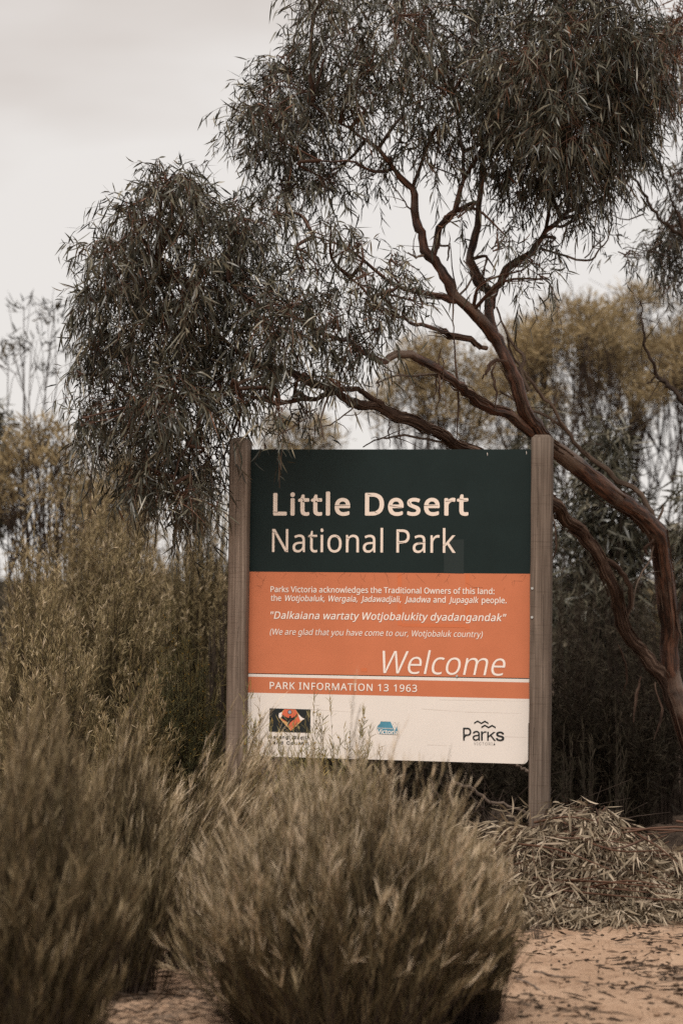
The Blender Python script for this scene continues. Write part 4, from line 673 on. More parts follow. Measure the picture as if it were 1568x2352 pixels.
# deeper orange strips on the orange field, a paler patch on the green, scratches and hairline cracks
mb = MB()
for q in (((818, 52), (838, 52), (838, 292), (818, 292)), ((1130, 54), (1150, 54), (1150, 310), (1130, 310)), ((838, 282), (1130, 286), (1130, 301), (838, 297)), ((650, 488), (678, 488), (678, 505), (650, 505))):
    mb = MB(); poly(mb, [sc2(*p) for p in q], 0, -0.0005); mb.build('orange_strip', M['deep_orange'], upper)
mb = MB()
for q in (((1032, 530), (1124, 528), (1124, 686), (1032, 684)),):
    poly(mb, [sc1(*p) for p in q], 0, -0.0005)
mb.build('pale_patch', M['gghost'], upper)
mb = MB(); r0 = np.random.default_rng(5)
for i in range(34):
    x = 140 + 1270 * r0.random(); y0 = 47 + (x - 131) / 1300 * 10; p = np.array([x, y0 + 2]); 
    if r0.random() < 0.35: p[1] += 60 * r0.random()
    for k in range(r0.integers(1, 4)):
        q = p + np.array([r0.normal() * 14, 6 + 22 * r0.random()]) if r0.random() < 0.7 else p + np.array([r0.normal() * 30, r0.normal() * 6])
        sliver(mb, sc2(*p), sc2(*q), 0.0006, 0, -0.0008); p = q
mb.build('hairline_crack', M['crack'], upper)
mb = MB()
for a, b in (((930, 676), (1130, 690)), ((1130, 690), (1390, 697)), ((1312, 804), (1424, 808)), ((416, 678), (640, 692)), ((955, 842), (1050, 846)), ((1010, 634), (1420, 640)), ((1349, 706), (1351, 711)), ((1404, 925), (1418, 900)), ((1398, 930), (1416, 884))):
    sliver(mb, sc2(*a), sc2(*b), 0.0007, 0, -0.0008)
mb.build('vinyl_fold', M['fold'], lower)

# land council emblem: black field, coral shield, dark bird, pale sun (crop points of a 400 x 200 px detail)
def ce(x, y):
    return sgn((1060 + x * 400 / 1568) * 0.57415, (2800 + y * 400 / 1568) * 0.57415)
mb = MB()
poly(mb, [ce(72, 133), ce(67, 500), ce(710, 520), ce(713, 152)], 0, -0.0008)
poly(mb, [ce(303, 148), ce(212, 245), ce(222, 285), ce(405, 490), ce(600, 310), ce(560, 270), ce(478, 152)], 2, -0.0014)
poly(mb, [ce(222, 210), ce(212, 250), ce(225, 290), ce(270, 262), ce(278, 215), ce(262, 195)], 4, -0.0017)
poly(mb, [ce(520, 225), ce(552, 330), ce(600, 312), ce(626, 300), ce(590, 285), ce(568, 268)], 4, -0.0017)
poly(mb, [ce(303, 148), ce(262, 225), ce(270, 320), ce(352, 348), ce(405, 482), ce(500, 380), ce(552, 330), ce(510, 220), ce(478, 152)], 1, -0.0020)
bird = [(385, 254), (399, 250), (412, 262), (404, 272), (412, 284), (440, 276), (470, 262), (490, 236), (500, 212), (502, 240), (512, 232), (504, 252), (510, 256), (496, 276), (472, 300), (436, 322), (412, 340), (396, 352), (384, 376), (366, 398), (348, 392), (356, 360), (340, 342), (312, 322), (282, 304), (262, 292), (250, 276), (266, 278), (256, 258), (272, 266), (268, 242), (284, 252), (280, 232), (306, 258), (336, 272), (362, 284), (378, 282), (386, 268)]
poly(mb, [ce(*p) for p in bird], 0, -0.0026)
cx, cy = 389, 193
star = []
for i in range(40):
    r = 31 if i % 2 else 36; star.append(ce(cx + r * math.cos(i * math.pi / 20), cy + r * math.sin(i * math.pi / 20)))
poly(mb, star, 0, -0.0026)
poly(mb, [ce(cx + 26 * math.cos(i * math.pi / 10), cy + 26 * math.sin(i * math.pi / 10)) for i in range(20)], 3, -0.0031)
place_text(mb, ce(72, 604), ce(700, 622), 50 * 400 / 1568 * 0.57415 * 10.2 / FPX, 'I', 'Barengi Gadjin', 0.013, 80, 0, 0)
place_text(mb, ce(72, 692), ce(690, 712), 50 * 400 / 1568 * 0.57415 * 10.2 / FPX, 'I', 'Land Council', 0.013, 100, 0, 0)
mb.build('emblem', [M['ink'], M['coral'], M['tan'], M['grey'], M['wletter']], lower)['label'] = 'black emblem with coral shield and dark bird, name beneath'

def cv(x, y):
    return sgn((1480 + x * 140 / 1568) * 0.57415, (2860 + y * 140 / 1568) * 0.57415)
kv = 140 / 1568 * 0.57415 * 10.2 / FPX
mb = MB()
poly(mb, [cv(*p) for p in ((485, 298), (450, 345), (455, 380), (385, 440), (322, 530), (300, 600), (298, 650), (370, 852), (520, 880), (850, 893), (1270, 900), (1280, 800), (1270, 745), (1240, 710), (1215, 640), (1205, 500), (1112, 700), (1085, 700), (915, 315), (820, 305))], 0, -0.0008)
for x, y, r in ((1104, 352, 17), (1023, 418, 16), (1186, 414, 16), (1134, 457, 9), (1101, 547, 18), (1258, 408, 10)):
    poly(mb, [cv(x + r * math.cos(i * math.pi / 5) * (1 if i % 2 else 0.7), y + r * math.sin(i * math.pi / 5) * (1 if i % 2 else 0.7)) for i in range(10)], 2, -0.0012)
for a, b in (((455, 380), (322, 540)), ((1230, 440), (1215, 500)), ((300, 650), (372, 852)), ((485, 298), (915, 315)), ((372, 855), (1270, 900)), ((1270, 745), (1280, 800)), ((1290, 320), (1262, 400))):
    sliver(mb, cv(*a), cv(*b), 0.0009, 3, -0.0012)
place_text(mb, cv(300, 622), cv(1015, 648), 62 * kv, 'H', 'State Government', 0.018, 0, 0, 1)
place_text(mb, cv(305, 850), cv(1262, 895), 205 * kv, 'H', 'Victoria', 0.022, -10, 0, 1)
mb.build('emblem', [M['blue'], M['wletter'], M['ink'], M['fold']], lower)['label'] = 'faded blue government emblem with torn edges'

def cw(x, y):
    return sgn((1820 + x * 240 / 1568) * 0.57415, (2850 + y * 240 / 1568) * 0.57415)
kw = 240 / 1568 * 0.57415 * 10.2 / FPX
mb = MB()
def zig(pts, t):
    poly(mb, [cw(x, y) for x, y in pts] + [cw(x, y + t) for x, y in pts[::-1]])
zig([(494, 266), (586, 212), (684, 270), (778, 216), (870, 272)], 40)
zig([(683, 376), (776, 320), (872, 378), (966, 326), (1060, 382)], 42)
place_text(mb, cw(208, 738), cw(646, 739), 333 * kw, 'I', 'Pa', 0.002, -10)
place_text(mb, cw(676, 740), cw(816, 741), 320 * kw, 'I', 'r', 0.0, 0)
poly(mb, [cw(*p) for p in ((838, 508), (878, 508), (874, 744), (836, 744))])
poly(mb, [cw(*p) for p in ((876, 612), (1000, 516), (1058, 517), (950, 600), (1066, 748), (1016, 748), (922, 624), (876, 660))])
place_text(mb, cw(1060, 746), cw(1284, 750), 318 * kw, 'I', 's', 0.008, 0)
place_text(mb, cw(490, 857), cw(1052, 866), 70 * kw, 'I', 'VICTORIA', -0.012, 110)
mb.build('emblem', M['ink'], lower)['label'] = 'dark wordmark under two zigzag mountain lines'
# drying splits and screw heads on the post faces
def post_face(x, z0, z1, name='split', w=0.0016, k=3):
    q = MB(); zz = np.linspace(z0, z1, k + 1); xx = x + rng.normal(size=k + 1) * 0.0012
    for i in range(k): sliver(q, (xx[i], zz[i]), (xx[i + 1], zz[i + 1]), w, 0, -0.0712)
    q.build(name, M['crack'], sign)
post_face(XL - 0.046, 0.44, 0.13); post_face(XL - 0.030, -0.10, -0.36, k=4); post_face(XL - 0.060, 0.62, 0.50, w=0.0012); post_face(XR + 0.030, 0.58, 0.33); post_face(XR + 0.058, 0.05, -0.45, k=5, w=0.0013); post_face(XR + 0.020, -0.5, -0.8, k=4)
for zz in (0.075, -0.045):
    q = MB(); q.tube([(XR + 0.010, -0.0735, zz), (XR + 0.010, -0.0700, zz)], 0.0055, 8); q.build('screw', M['metal'], sign)
# small screws and chips
mb = MB()
for x, y in ((1232, 128), (1412, 122)):
    a = sc1(x, y); sliver(mb, a, a + np.array([0.001, -0.012]), 0.0025, 0, -0.0008)
mb.build('paint_chip', M['wletter'], upper)
mb = MB()
a = sc2(1092, 524)
for q in (a, sc2(1441, 175) + np.array([0.0, 0])):
    pass
mb.tube([(a[0], -0.004, a[1]), (a[0], 0.0, a[1])], 0.005, 8); mb.build('screw', M['metal'], upper)
# ------------------------------------------------------------------ gum leaves, sprays and crowns
LEAF_T = np.array([0, 0.22, 0.55, 0.82, 1.0]); LEAF_W = np.array([0.10, 0.75, 1.0, 0.55, 0.04])
def leaves(mb, P, D, L, W, tone, droop, mat=0):
    n = len(P)
    curve = np.zeros((n, 3)); curve[:, 2] = -droop
    curve += rng.normal(size=(n, 3)) * 0.27
    mb.ribbons(P, norm(D), L, W, LEAF_T, LEAF_W, curve=curve, tone=tone, mat=mat)

def spray_crown(blobs, limbs, nscale=1.0, leafL=(0.036, 0.070), leafW=(0.0046, 0.0086), seed=1, tone_shift=0.0):
    """blobs: (px, py, r px, depth, depth half-thickness, density); limbs: node array N x 3 the twigs grow from.
    returns (leaf MB, twig MB)"""
    global rng
    rng = np.random.default_rng(seed)
    lm, tm = MB(), MB()
    for (px, py, r, d, th, den) in blobs:
        n = max(6, int(nscale * den * r * r / 58))
        u = norm(rng.normal(size=(n, 3))); rad = rng.random(n) ** (1 / 2.4)
        q = u * rad[:, None]
        re = max(r * 0.6, r - 24)      # the sprays reach about 24 px further out
        A = atv(px + q[:, 0] * re, py - q[:, 2] * re * 0.92, d + q[:, 1] * th)
        c = at(px, py, d)
        # a branch from the nearest limb node into the clump, with forks
        i = np.argmin(np.linalg.norm(limbs - c, axis=1)); root = limbs[i]
        mid = (root + c) / 2 + rng.normal(size=3) * 0.05 + np.array([0, 0, 0.05])
        if np.linalg.norm(c - root) > 0.08:
            tm.tube(catmull([root, mid, c], 9), np.linspace(0.010, 0.0035, 9), 5, tone=0.3, cap=False)
        nodes = [c, mid]
        for k in range(max(4, int(n / 14))):
            e = A[rng.integers(n)]
            b = nodes[rng.integers(len(nodes))]
            m2 = (b + e) / 2 + rng.normal(size=3) * 0.03
            pts = catmull([b, m2, e], 6)
            tm.tube(pts, np.linspace(0.0042, 0.0015, 6), 4, tone=0.45, cap=False)
            nodes += [pts[2], pts[4], e]
        nodes = np.array(nodes)
        j = np.argmin(((A[:, None] - nodes[None]) ** 2).sum(-1), axis=1)
        root = nodes[j]
        dv = A - root; Ld = np.linalg.norm(dv, axis=1)
        ok = (Ld > 0.01) & (Ld < 0.30)
        if ok.any():
            tm.ribbons(root[ok], norm(dv[ok] + np.array([0, 0, 0.12]) * Ld[ok][:, None]), Ld[ok], 0.0026, [0, 0.35, 0.7, 1], [1, 0.9, 0.75, 0.6],
                       curve=np.tile([0, 0, -0.12], (ok.sum(), 1)), tone=rng.random(ok.sum()))
        # sprays: a hanging twig with alternate leaves
        up = np.clip((A - c)[:, 2] / (r * d / FPX), -1, 1)
        ax = norm(norm(A - c) * 0.65 + rng.normal(size=(n, 3)) * 0.45 + np.array([0, 0, -0.18]) + np.outer(np.clip(up, 0, 1), [0, 0, 0.45]))
        SL = rng.uniform(0.09, 0.20, n)
        cv = np.zeros((n, 3)); cv[:, 2] = -rng.uniform(0.15, 0.75, n)
        tm.ribbons(A, ax, SL, 0.0022, [0, 0.3, 0.6, 1], [1, 0.9, 0.8, 0.5], curve=cv, tone=rng.random(n))
        m = 11
        t = (np.arange(m) + rng.random((n, m))) / m
        P = A[:, None] + ax[:, None] * (SL[:, None] * t)[..., None] + cv[:, None] * (SL[:, None] * t ** 2)[..., None]
        tang = ax[:, None] + 2 * cv[:, None] * t[..., None]
        hang = rng.uniform(0.0, 1.0, (n, 1, 1)) ** 1.3 * (1 - 0.85 * np.clip(up, -0.5, 1))[:, None, None]
        D = tang * 0.45 + rng.normal(size=(n, m, 3)) * 0.46 + hang * np.array([0, 0, -0.72])
        keep = rng.random((n, m)) < 0.92
        P, D = P[keep], D[keep]
        k = len(P)
        L = rng.uniform(*leafL, k); W = rng.uniform(*leafW, k)
        bt = np.repeat(rng.random(n) * 0.35, m).reshape(n, m)[keep]
        tone = np.clip(rng.random(k) ** 1.6 * 0.75 + bt * 0.7 + tone_shift, 0, 0.93)
        tone[rng.random(k) < 0.012] = 1.0
        leaves(lm, P, D, L, W, tone, rng.uniform(0.05, 0.5, k))
        # gumnut clusters
        g = rng.random(n) < 0.35
        if g.any():
            G = np.repeat(A[g], 5, axis=0) + rng.normal(size=(g.sum() * 5, 3)) * 0.010
            o = 0.0035 * np.array([[1, 0, 0], [-1, 0, 0], [0, 1, 0], [0, -1, 0], [0, 0, 1.2], [0, 0, -1.2]])
            v = (G[:, None] + o[None]).reshape(-1, 3)
            f = np.array([[0, 2, 4], [2, 1, 4], [1, 3, 4], [3, 0, 4], [2, 0, 5], [1, 2, 5], [3, 1, 5], [0, 3, 5]])
            tm.add(v, tris=(np.arange(len(G))[:, None, None] * 6 + f[None]).reshape(-1, 3), tone=0.4)
    return lm, tm

def limb_path(pts, step=0.05, wob=0.006):
    """(px, py, depth, radius px) control points -> smooth world path and radii"""
    W = np.array([at(x, y, d) for x, y, d, r in pts]); R = np.array([0.90 * r * d / FPX for x, y, d, r in pts])
    Ln = np.linalg.norm(np.diff(W, axis=0), axis=1).sum()
    n = max(8, int(Ln / step))
    X = catmull(np.hstack([W, R[:, None]]), n)
    w = rng.normal(size=(n, 3)) * wob; w[0] = 0
    w = (w + np.roll(w, 1, 0) + np.roll(w, -1, 0)) / 2
    return X[:, :3] + w, np.maximum(X[:, 3], 0.0015)

# ------------------------------------------------------------------ the gum tree leaning over the sign
rng = np.random.default_rng(11)
base = ground_at(1690, 12.0)
tree = thing('gum_tree', 'large mallee gum leaning left over the sign, with red-brown peeling limbs', 'tree', base)
def local(mb, o=base):
    mb.v = [v - o for v in mb.v]; return mb
MAIN = [
    [(1690, 1975, 12.0, 38), (1655, 1850, 12.0, 32), (1600, 1715, 12.0, 28), (1553, 1600, 11.95, 25), (1536, 1520, 11.95, 23), (1532, 1420, 11.9, 25), (1522, 1310, 11.8, 24), (1500, 1225, 11.7, 23), (1455, 1175, 11.6, 22), (1400, 1132, 11.5, 23), (1330, 1080, 11.4, 23), (1270, 1030, 11.3, 22), (1228, 985, 11.2, 20), (1205, 935, 11.15, 18), (1180, 870, 11.1, 17), (1158, 815, 11.1, 16), (1130, 765, 11.1, 17), (1095, 725, 11.05, 15), (1050, 685, 11.0, 14), (1015, 630, 11.0, 13), (985, 585, 11.0, 12), (965, 540, 11.0, 11), (950, 490, 11.0, 10), (938, 430, 11.0, 8.5), (905, 385, 11.0, 6.5), (862, 335, 10.95, 5), (800, 290, 10.9, 3.5), (720, 240, 10.9, 2.2)],
    [(1130, 765, 11.1, 13), (1122, 710, 11.15, 12), (1118, 672, 11.2, 11), (1098, 645, 11.2, 10.5), (1080, 610, 11.25, 10), (1088, 570, 11.3, 10), (1098, 520, 11.3, 9), (1100, 450, 11.3, 7), (1112, 370, 11.3, 6), (1140, 280, 11.3, 4.5), (1190, 190, 11.3, 3)],
    [(1120, 700, 11.15, 8), (1140, 660, 11.2, 7.5), (1168, 615, 11.25, 7.5), (1215, 573, 11.3, 7), (1250, 535, 11.3, 6.5), (1295, 485, 11.35, 6), (1310, 440, 11.4, 5), (1325, 360, 11.4, 4), (1370, 260, 11.4, 3)],
    [(990, 590, 11.0, 9), (1000, 550, 11.0, 8), (1015, 520, 11.0, 7.5), (1040, 488, 11.0, 7.5), (1052, 452, 11.0, 7), (1062, 400, 11.05, 5), (1060, 320, 11.1, 4), (1040, 220, 11.1, 2.5)],
    [(1218, 990, 11.2, 15), (1175, 965, 11.1, 13), (1130, 940, 11.0, 12), (1080, 905, 10.9, 11), (1040, 875, 10.8, 11), (1000, 848, 10.7, 11), (960, 828, 10.6, 10), (915, 818, 10.5, 10), (880, 825, 10.45, 8), (840, 812, 10.4, 7), (780, 780, 10.4, 6), (700, 745, 10.35, 5), (600, 700, 10.3, 4), (520, 640, 10.3, 3)],
    [(1115, 800, 11.1, 6), (1085, 782, 11.0, 5.5), (1040, 772, 10.9, 5.5), (1005, 758, 10.8, 5), (960, 745, 10.7, 4.5), (925, 728, 10.6, 4), (870, 700, 10.5, 3.5), (800, 640, 10.4, 2.5)],
    [(1045, 688, 11.0, 7), (1010, 680, 10.9, 6.5), (960, 672, 10.8, 5.5), (900, 650, 10.7, 4.5), (820, 590, 10.6, 3.5), (720, 540, 10.5, 2.5)],
    [(905, 385, 11.0, 4), (870, 395, 10.9, 3.5), (820, 370, 10.8, 3), (740, 360, 10.8, 2.5), (660, 330, 10.8, 2)],
]
STRINGY = [
    [(1575, 1660, 12.0, 24), (1535, 1575, 11.95, 20), (1485, 1515, 11.9, 18), (1450, 1470, 11.8, 17), (1425, 1410, 11.7, 16), (1405, 1345, 11.6, 15), (1375, 1290, 11.5, 15), (1340, 1235, 11.4, 17), (1300, 1190, 11.3, 17), (1260, 1150, 11.2, 16), (1190, 1095, 11.1, 16), (1110, 1045, 11.0, 15), (1050, 1020, 10.9, 14), (1000, 990, 10.8, 14), (960, 968, 10.7, 14), (905, 955, 10.6, 13), (850, 938, 10.5, 12), (805, 925, 10.45, 11), (760, 890, 10.4, 9), (690, 865, 10.4, 8), (640, 850, 10.35, 7), (580, 828, 10.3, 6), (520, 790, 10.3, 5), (430, 720, 10.25, 4), (360, 600, 10.2, 3)],
    [(1340, 1235, 11.4, 8), (1375, 1275, 11.5, 8), (1415, 1300, 11.6, 8), (1438, 1330, 11.65, 7), (1445, 1380, 11.7, 7), (1438, 1430, 11.75, 6), (1440, 1470, 11.8, 6)],
    [(905, 955, 10.6, 9), (860, 915, 10.5, 8), (800, 895, 10.45, 7), (720, 915, 10.4, 6), (640, 925, 10.3, 5), (540, 900, 10.25, 4), (440, 900, 10.2, 3.5), (340, 940, 10.2, 2.5)],
    [(640, 850, 10.35, 5), (560, 880, 10.2, 4.5), (470, 960, 10.1, 4), (420, 1040, 10.05, 3), (400, 1110, 10.0, 2)],
]
tm = MB(); sm = MB(); NODES = []
def strands(mb, p, r, count, lo=5, hi=11, curl=0.02):
    for s in range(count):
        ln = rng.integers(lo, hi); a = rng.integers(1, max(2, len(p) - ln - 1)); tg = norm(p[a + 1] - p[a])
        off = rng.normal(size=3); off = norm(off - (off @ tg) * tg); k = len(p[a:a + ln])
        q = p[a:a + ln] + off * (r[a:a + k] * rng.uniform(0.92, 1.1))[:, None] + np.linspace(0, 1, k)[:, None] ** 2 * (off * rng.uniform(0, curl) + np.array([0, 0, -rng.uniform(0, curl)]))
        mb.tube(q, np.linspace(0.0055, 0.0012, k), 4, cap=False)
for pl in MAIN:
    p, r = limb_path(pl, 0.045, 0.009)
    for b in rng.integers(2, len(r), max(1, len(r) // 12)): r[b:b + 2] *= rng.uniform(1.06, 1.2)
    tm.tube(p, r * rng.uniform(0.93, 1.07, len(r)), 12, rough=0.045); strands(sm, p[: int(len(p) * 0.6)], r, len(p) // 2); NODES.append(p[int(len(p) * 0.45):])
for k, pl in enumerate(STRINGY):
    p, r = limb_path(pl, 0.04, 0.008); sm.tube(p, r * rng.uniform(0.85, 1.12, len(r)), 11, rough=0.07); NODES.append(p[int(len(p) * 0.6):] if k == 0 else p)
    if k < 1:  # stringy strands lying along the limb
        for s in range(90):
            a = rng.integers(2, len(p) - 12); ln = rng.integers(6, 11)
            off = rng.normal(size=3); off -= off @ norm(p[a + 1] - p[a]) * norm(p[a + 1] - p[a]); off = norm(off)
            q = p[a:a + ln] + off * (r[a:a + ln] * rng.uniform(0.95, 1.2))[:, None] + np.linspace(0, 1, ln)[:, None] ** 2 * off * rng.uniform(0, 0.02)
            sm.tube(q, np.linspace(0.004, 0.0012, ln), 4, cap=False)
local(tm).build('trunk', M['bark'], tree, smooth=True)
local(sm).build('limb', M['stringy'], tree, smooth=True)['label'] = 'lower dark limb with shaggy stringy bark'
NODES = np.concatenate(NODES)

UP = [(620, 250, 95, .9), (570, 260, 45, .7), (600, 345, 65, .8), (660, 165, 95, .9), (690, 330, 100, .75), (780, 75, 120, .8), (820, 240, 130, .48), (745, 410, 62, .8), (640, 425, 55, .85), (700, 430, 45, .8), (860, 400, 50, .5),
      (940, 60, 120, .8), (990, 190, 120, .5), (1090, 70, 130, .95), (1100, 240, 130, .8), (1230, 140, 150, 1.15), (1210, 310, 130, 1.0), (1340, 80, 150, 1.2), (1350, 240, 140, 1.25), (1310, 385, 95, 1.1), (1420, 180, 110, 1.2), (1420, 320, 90, 1.1), (1470, 330, 55, .8), (1400, 410, 60, .9),
      (1215, 430, 80, .85), (1150, 410, 60, .6), (1160, 540, 55, .28), (1262, 560, 50, .4), (1010, 340, 85, .35), (930, 300, 90, .38), (1052, 500, 40, .12), (1330, 500, 45, .5), (1345, 480, 45, .5), (1460, 240, 70, 1.1), (1500, 100, 90, 1.0), (1490, 200, 60, .9), (1200, 620, 70, .26), (1255, 640, 45, .3), (1110, 620, 50, .2),
      (1400, -40, 120, .8), (900, -70, 120, .8), (1150, -90, 120, .8), (740, -30, 90, .7), (1280, -80, 120, .8), (860, 150, 90, .45), (720, 240, 90, .6), (1180, 230, 120, .9), (1290, 290, 120, .9)]
LOW = [(385, 415, 75, 1.0), (430, 418, 48, .9), (325, 490, 85, 1.0), (440, 490, 85, 1.0), (240, 575, 70, .9), (300, 640, 105, 1.1), (420, 640, 110, 1.1), (560, 510, 85, .8), (640, 490, 60, .5), (560, 640, 110, .95), (700, 620, 100, .38), (830, 560, 75, .28), (900, 630, 80, .36), (950, 690, 50, .6),
       (205, 690, 65, .95), (225, 800, 75, 1.0), (350, 780, 120, 1.15), (490, 770, 115, 1.1), (630, 760, 90, .9), (760, 740, 85, .48), (825, 810, 50, .85), (250, 930, 90, 1.05), (375, 920, 110, 1.15), (480, 900, 90, .8), (600, 870, 70, .8), (700, 870, 45, .4),
       (335, 1050, 95, 1.1), (445, 1050, 85, .95), (425, 1140, 62, 1.0), (470, 1100, 50, .8), (560, 930, 50, .4), (640, 950, 45, .5), (225, 1030, 50, .85), (860, 710, 75, .55), (185, 860, 35, .5), (720, 690, 90, .36), (540, 560, 80, .8), (660, 700, 80, .45), (190, 960, 40, .6), (760, 520, 60, .35), (700, 950, 40, .35), (310, 1120, 50, .8), (760, 870, 45, .5), (840, 640, 70, .25), (400, 1185, 38, .8), (450, 1190, 35, .7), (512, 1055, 26, .5), (780, 800, 60, .42)]
def mk(lst, d0, sd, th, hang=0):
    r = np.random.default_rng(hang + 5)
    return [(x, y, R, d0 + r.normal() * sd, th * (0.6 + 0.5 * R / 100), den) for x, y, R, den in lst]
lm, tw = spray_crown(mk(UP, 11.05, 0.22, 0.30), NODES, 0.66, seed=21)
lm2, tw2 = spray_crown(mk(LOW, 10.3, 0.14, 0.24, 3), NODES, 0.66, seed=22, tone_shift=0.03)
def merge(a, b):
    n = a.n
    a.v += b.v; a.tone += b.tone; a.vec += b.vec
    a.q += [q + n for q in b.q]; a.t += [t + n for t in b.t]; a.qm += b.qm; a.tm += b.tm; a.poly += [(p + n, m) for p, m in b.poly]; a.n += b.n
    return a
local(lm).build('crown', M['leaf'], tree)['label'] = 'dense upper crown of narrow grey-green leaves'
local(lm2).build('crown', M['leaf'], tree)['label'] = 'drooping left crown hanging in front of the left post'
local(merge(tw, tw2)).build('twigs', M['twig'], tree)
# bare dead side branches and twigs of the tree
DEADB = [
    [(1520, 1232, 11.75, 7), (1490, 1165, 11.7, 7), (1455, 1122, 11.7, 7), (1400, 1085, 11.65, 7), (1345, 1040, 11.6, 6), (1305, 995, 11.5, 5), (1260, 925, 11.4, 4.5), (1215, 870, 11.3, 4), (1185, 830, 11.3, 3.5), (1165, 770, 11.2, 3)],
    [(1300, 990, 11.5, 4), (1250, 955, 11.45, 4), (1200, 930, 11.4, 3.5), (1150, 900, 11.3, 2.5)],
    [(1212, 900, 11.2, 5), (1195, 850, 11.2, 5), (1200, 825, 11.2, 5), (1180, 790, 11.2, 4), (1160, 745, 11.2, 3), (1140, 700, 11.2, 2.5)],
    [(1240, 572, 11.3, 3.5), (1290, 582, 11.3, 3), (1345, 595, 11.3, 3), (1372, 590, 11.3, 2.5), (1390, 562, 11.3, 2), (1405, 525, 11.3, 1.5)],
    [(1345, 595, 11.3, 2), (1375, 560, 11.35, 1.6), (1395, 540, 11.4, 1.2)],
    [(1040, 875, 10.8, 4), (1000, 866, 10.75, 3.5), (950, 862, 10.7, 3), (900, 862, 10.6, 2.5), (860, 880, 10.5, 2)],
    [(1045, 1022, 10.9, 3), (980, 1005, 10.8, 3), (920, 1000, 10.7, 3), (870, 1005, 10.6, 2.2), (830, 1030, 10.6, 1.5)],
    [(760, 890, 10.4, 3), (740, 960, 10.3, 2.4), (745, 1010, 10.3, 1.6)], [(700, 960, 10.35, 2), (650, 990, 10.3, 1.6), (610, 980, 10.3, 1.2)],
    [(820, 930, 10.45, 2), (780, 965, 10.4, 1.8), (740, 985, 10.4, 1.5), (690, 985, 10.35, 1.2)],
    [(1506, 1235, 11.7, 4), (1525, 1180, 11.7, 3.5), (1522, 1160, 11.7, 2)],
    [(1505, 1245, 11.7, 2.5), (1490, 1290, 11.65, 2), (1460, 1345, 11.6, 1.8), (1450, 1400, 11.6, 1.2)],
    [(985, 590, 11.0, 4), (960, 588, 10.95, 3), (935, 580, 10.95, 2)], [(960, 500, 11, 3), (930, 470, 10.9, 2), (900, 430, 10.9, 1.5)],
    [(1000, 560, 11, 3), (1030, 570, 11.05, 3), (1025, 600, 11.1, 2)],
    [(1050, 690, 11, 3.5), (1080, 640, 11.1, 2.5), (1060, 600, 11.1, 1.8)],
]
for pl in DEADB:
    db = MB(); p, r = limb_path(pl, 0.03, 0.007); db.tube(p, r, 7, rough=0.05)
    for s in range(int(len(p) / 4)):
        i = rng.integers(2, len(p) - 1); d = norm(rng.normal(size=3) + np.array([0, 0, 0.2])); L = rng.uniform(0.05, 0.24)
        db.tube(catmull([p[i], p[i] + d * L * 0.5 + rng.normal(size=3) * 0.01, p[i] + d * L], 5), np.linspace(min(0.003, r[i] * 0.8), 0.0009, 5), 4)
    local(db).build('dead_branch', M['dead'], tree, smooth=True)
# hanging strips of shed bark
for pts, w in (([(1040, 765, 10.85), (1046, 850, 10.85), (1052, 930, 10.85), (1048, 1018, 10.85)], 0.012), ([(1035, 560, 10.9), (1042, 650, 10.88), (1040, 740, 10.86), (1041, 790, 10.86)], 0.008),
               ([(1010, 800, 10.7), (1006, 850, 10.7), (1010, 905, 10.7), (1001, 945, 10.7)], 0.010), ([(998, 830, 10.7), (1002, 880, 10.7), (996, 925, 10.7)], 0.008), ([(1014, 815, 10.7), (1018, 845, 10.7), (1008, 900, 10.7)], 0.007),
               ([(1140, 830, 11.0), (1128, 850, 10.98), (1135, 880, 10.98), (1140, 905, 10.98), (1138, 940, 10.98)], 0.014), ([(1165, 832, 10.95), (1135, 828, 10.95), (1118, 850, 10.95), (1110, 872, 10.95)], 0.022),
               ([(865, 840, 10.4), (868, 880, 10.4), (862, 920, 10.4)], 0.007), ([(915, 960, 10.5), (918, 1000, 10.5), (922, 1028, 10.5)], 0.007), ([(893, 955, 10.5), (892, 990, 10.5), (896, 1025, 10.5)], 0.007),
               ([(850, 640, 10.5), (848, 700, 10.5), (852, 740, 10.5)], 0.006), ([(1500, 1240, 11.6), (1480, 1262, 11.6), (1488, 1275, 11.6)], 0.02), ([(1272, 1290, 11.2), (1276, 1240, 11.2), (1272, 1180, 11.2)], 0.012),
               ([(1470, 1555, 11.75), (1462, 1600, 11.75), (1455, 1660, 11.75)], 0.018), ([(1500, 1570, 11.75), (1520, 1640, 11.75), (1500, 1700, 11.75)], 0.014), ([(1420, 1480, 11.6), (1440, 1540, 11.65), (1430, 1600, 11.7)], 0.012), ([(1568, 1360, 11.85), (1556, 1420, 11.85), (1566, 1480, 11.85)], 0.02)):
    q = catmull([at(*p) for p in pts], 12); mbs = MB()
    mbs.tube(q + rng.normal(size=q.shape) * 0.003, w * 0.5 * np.concatenate([np.linspace(0.5, 1, 6), np.linspace(1, 0.25, 6)]), 5)
    local(mbs).build('bark_strip', M['stringy'], tree, smooth=True)

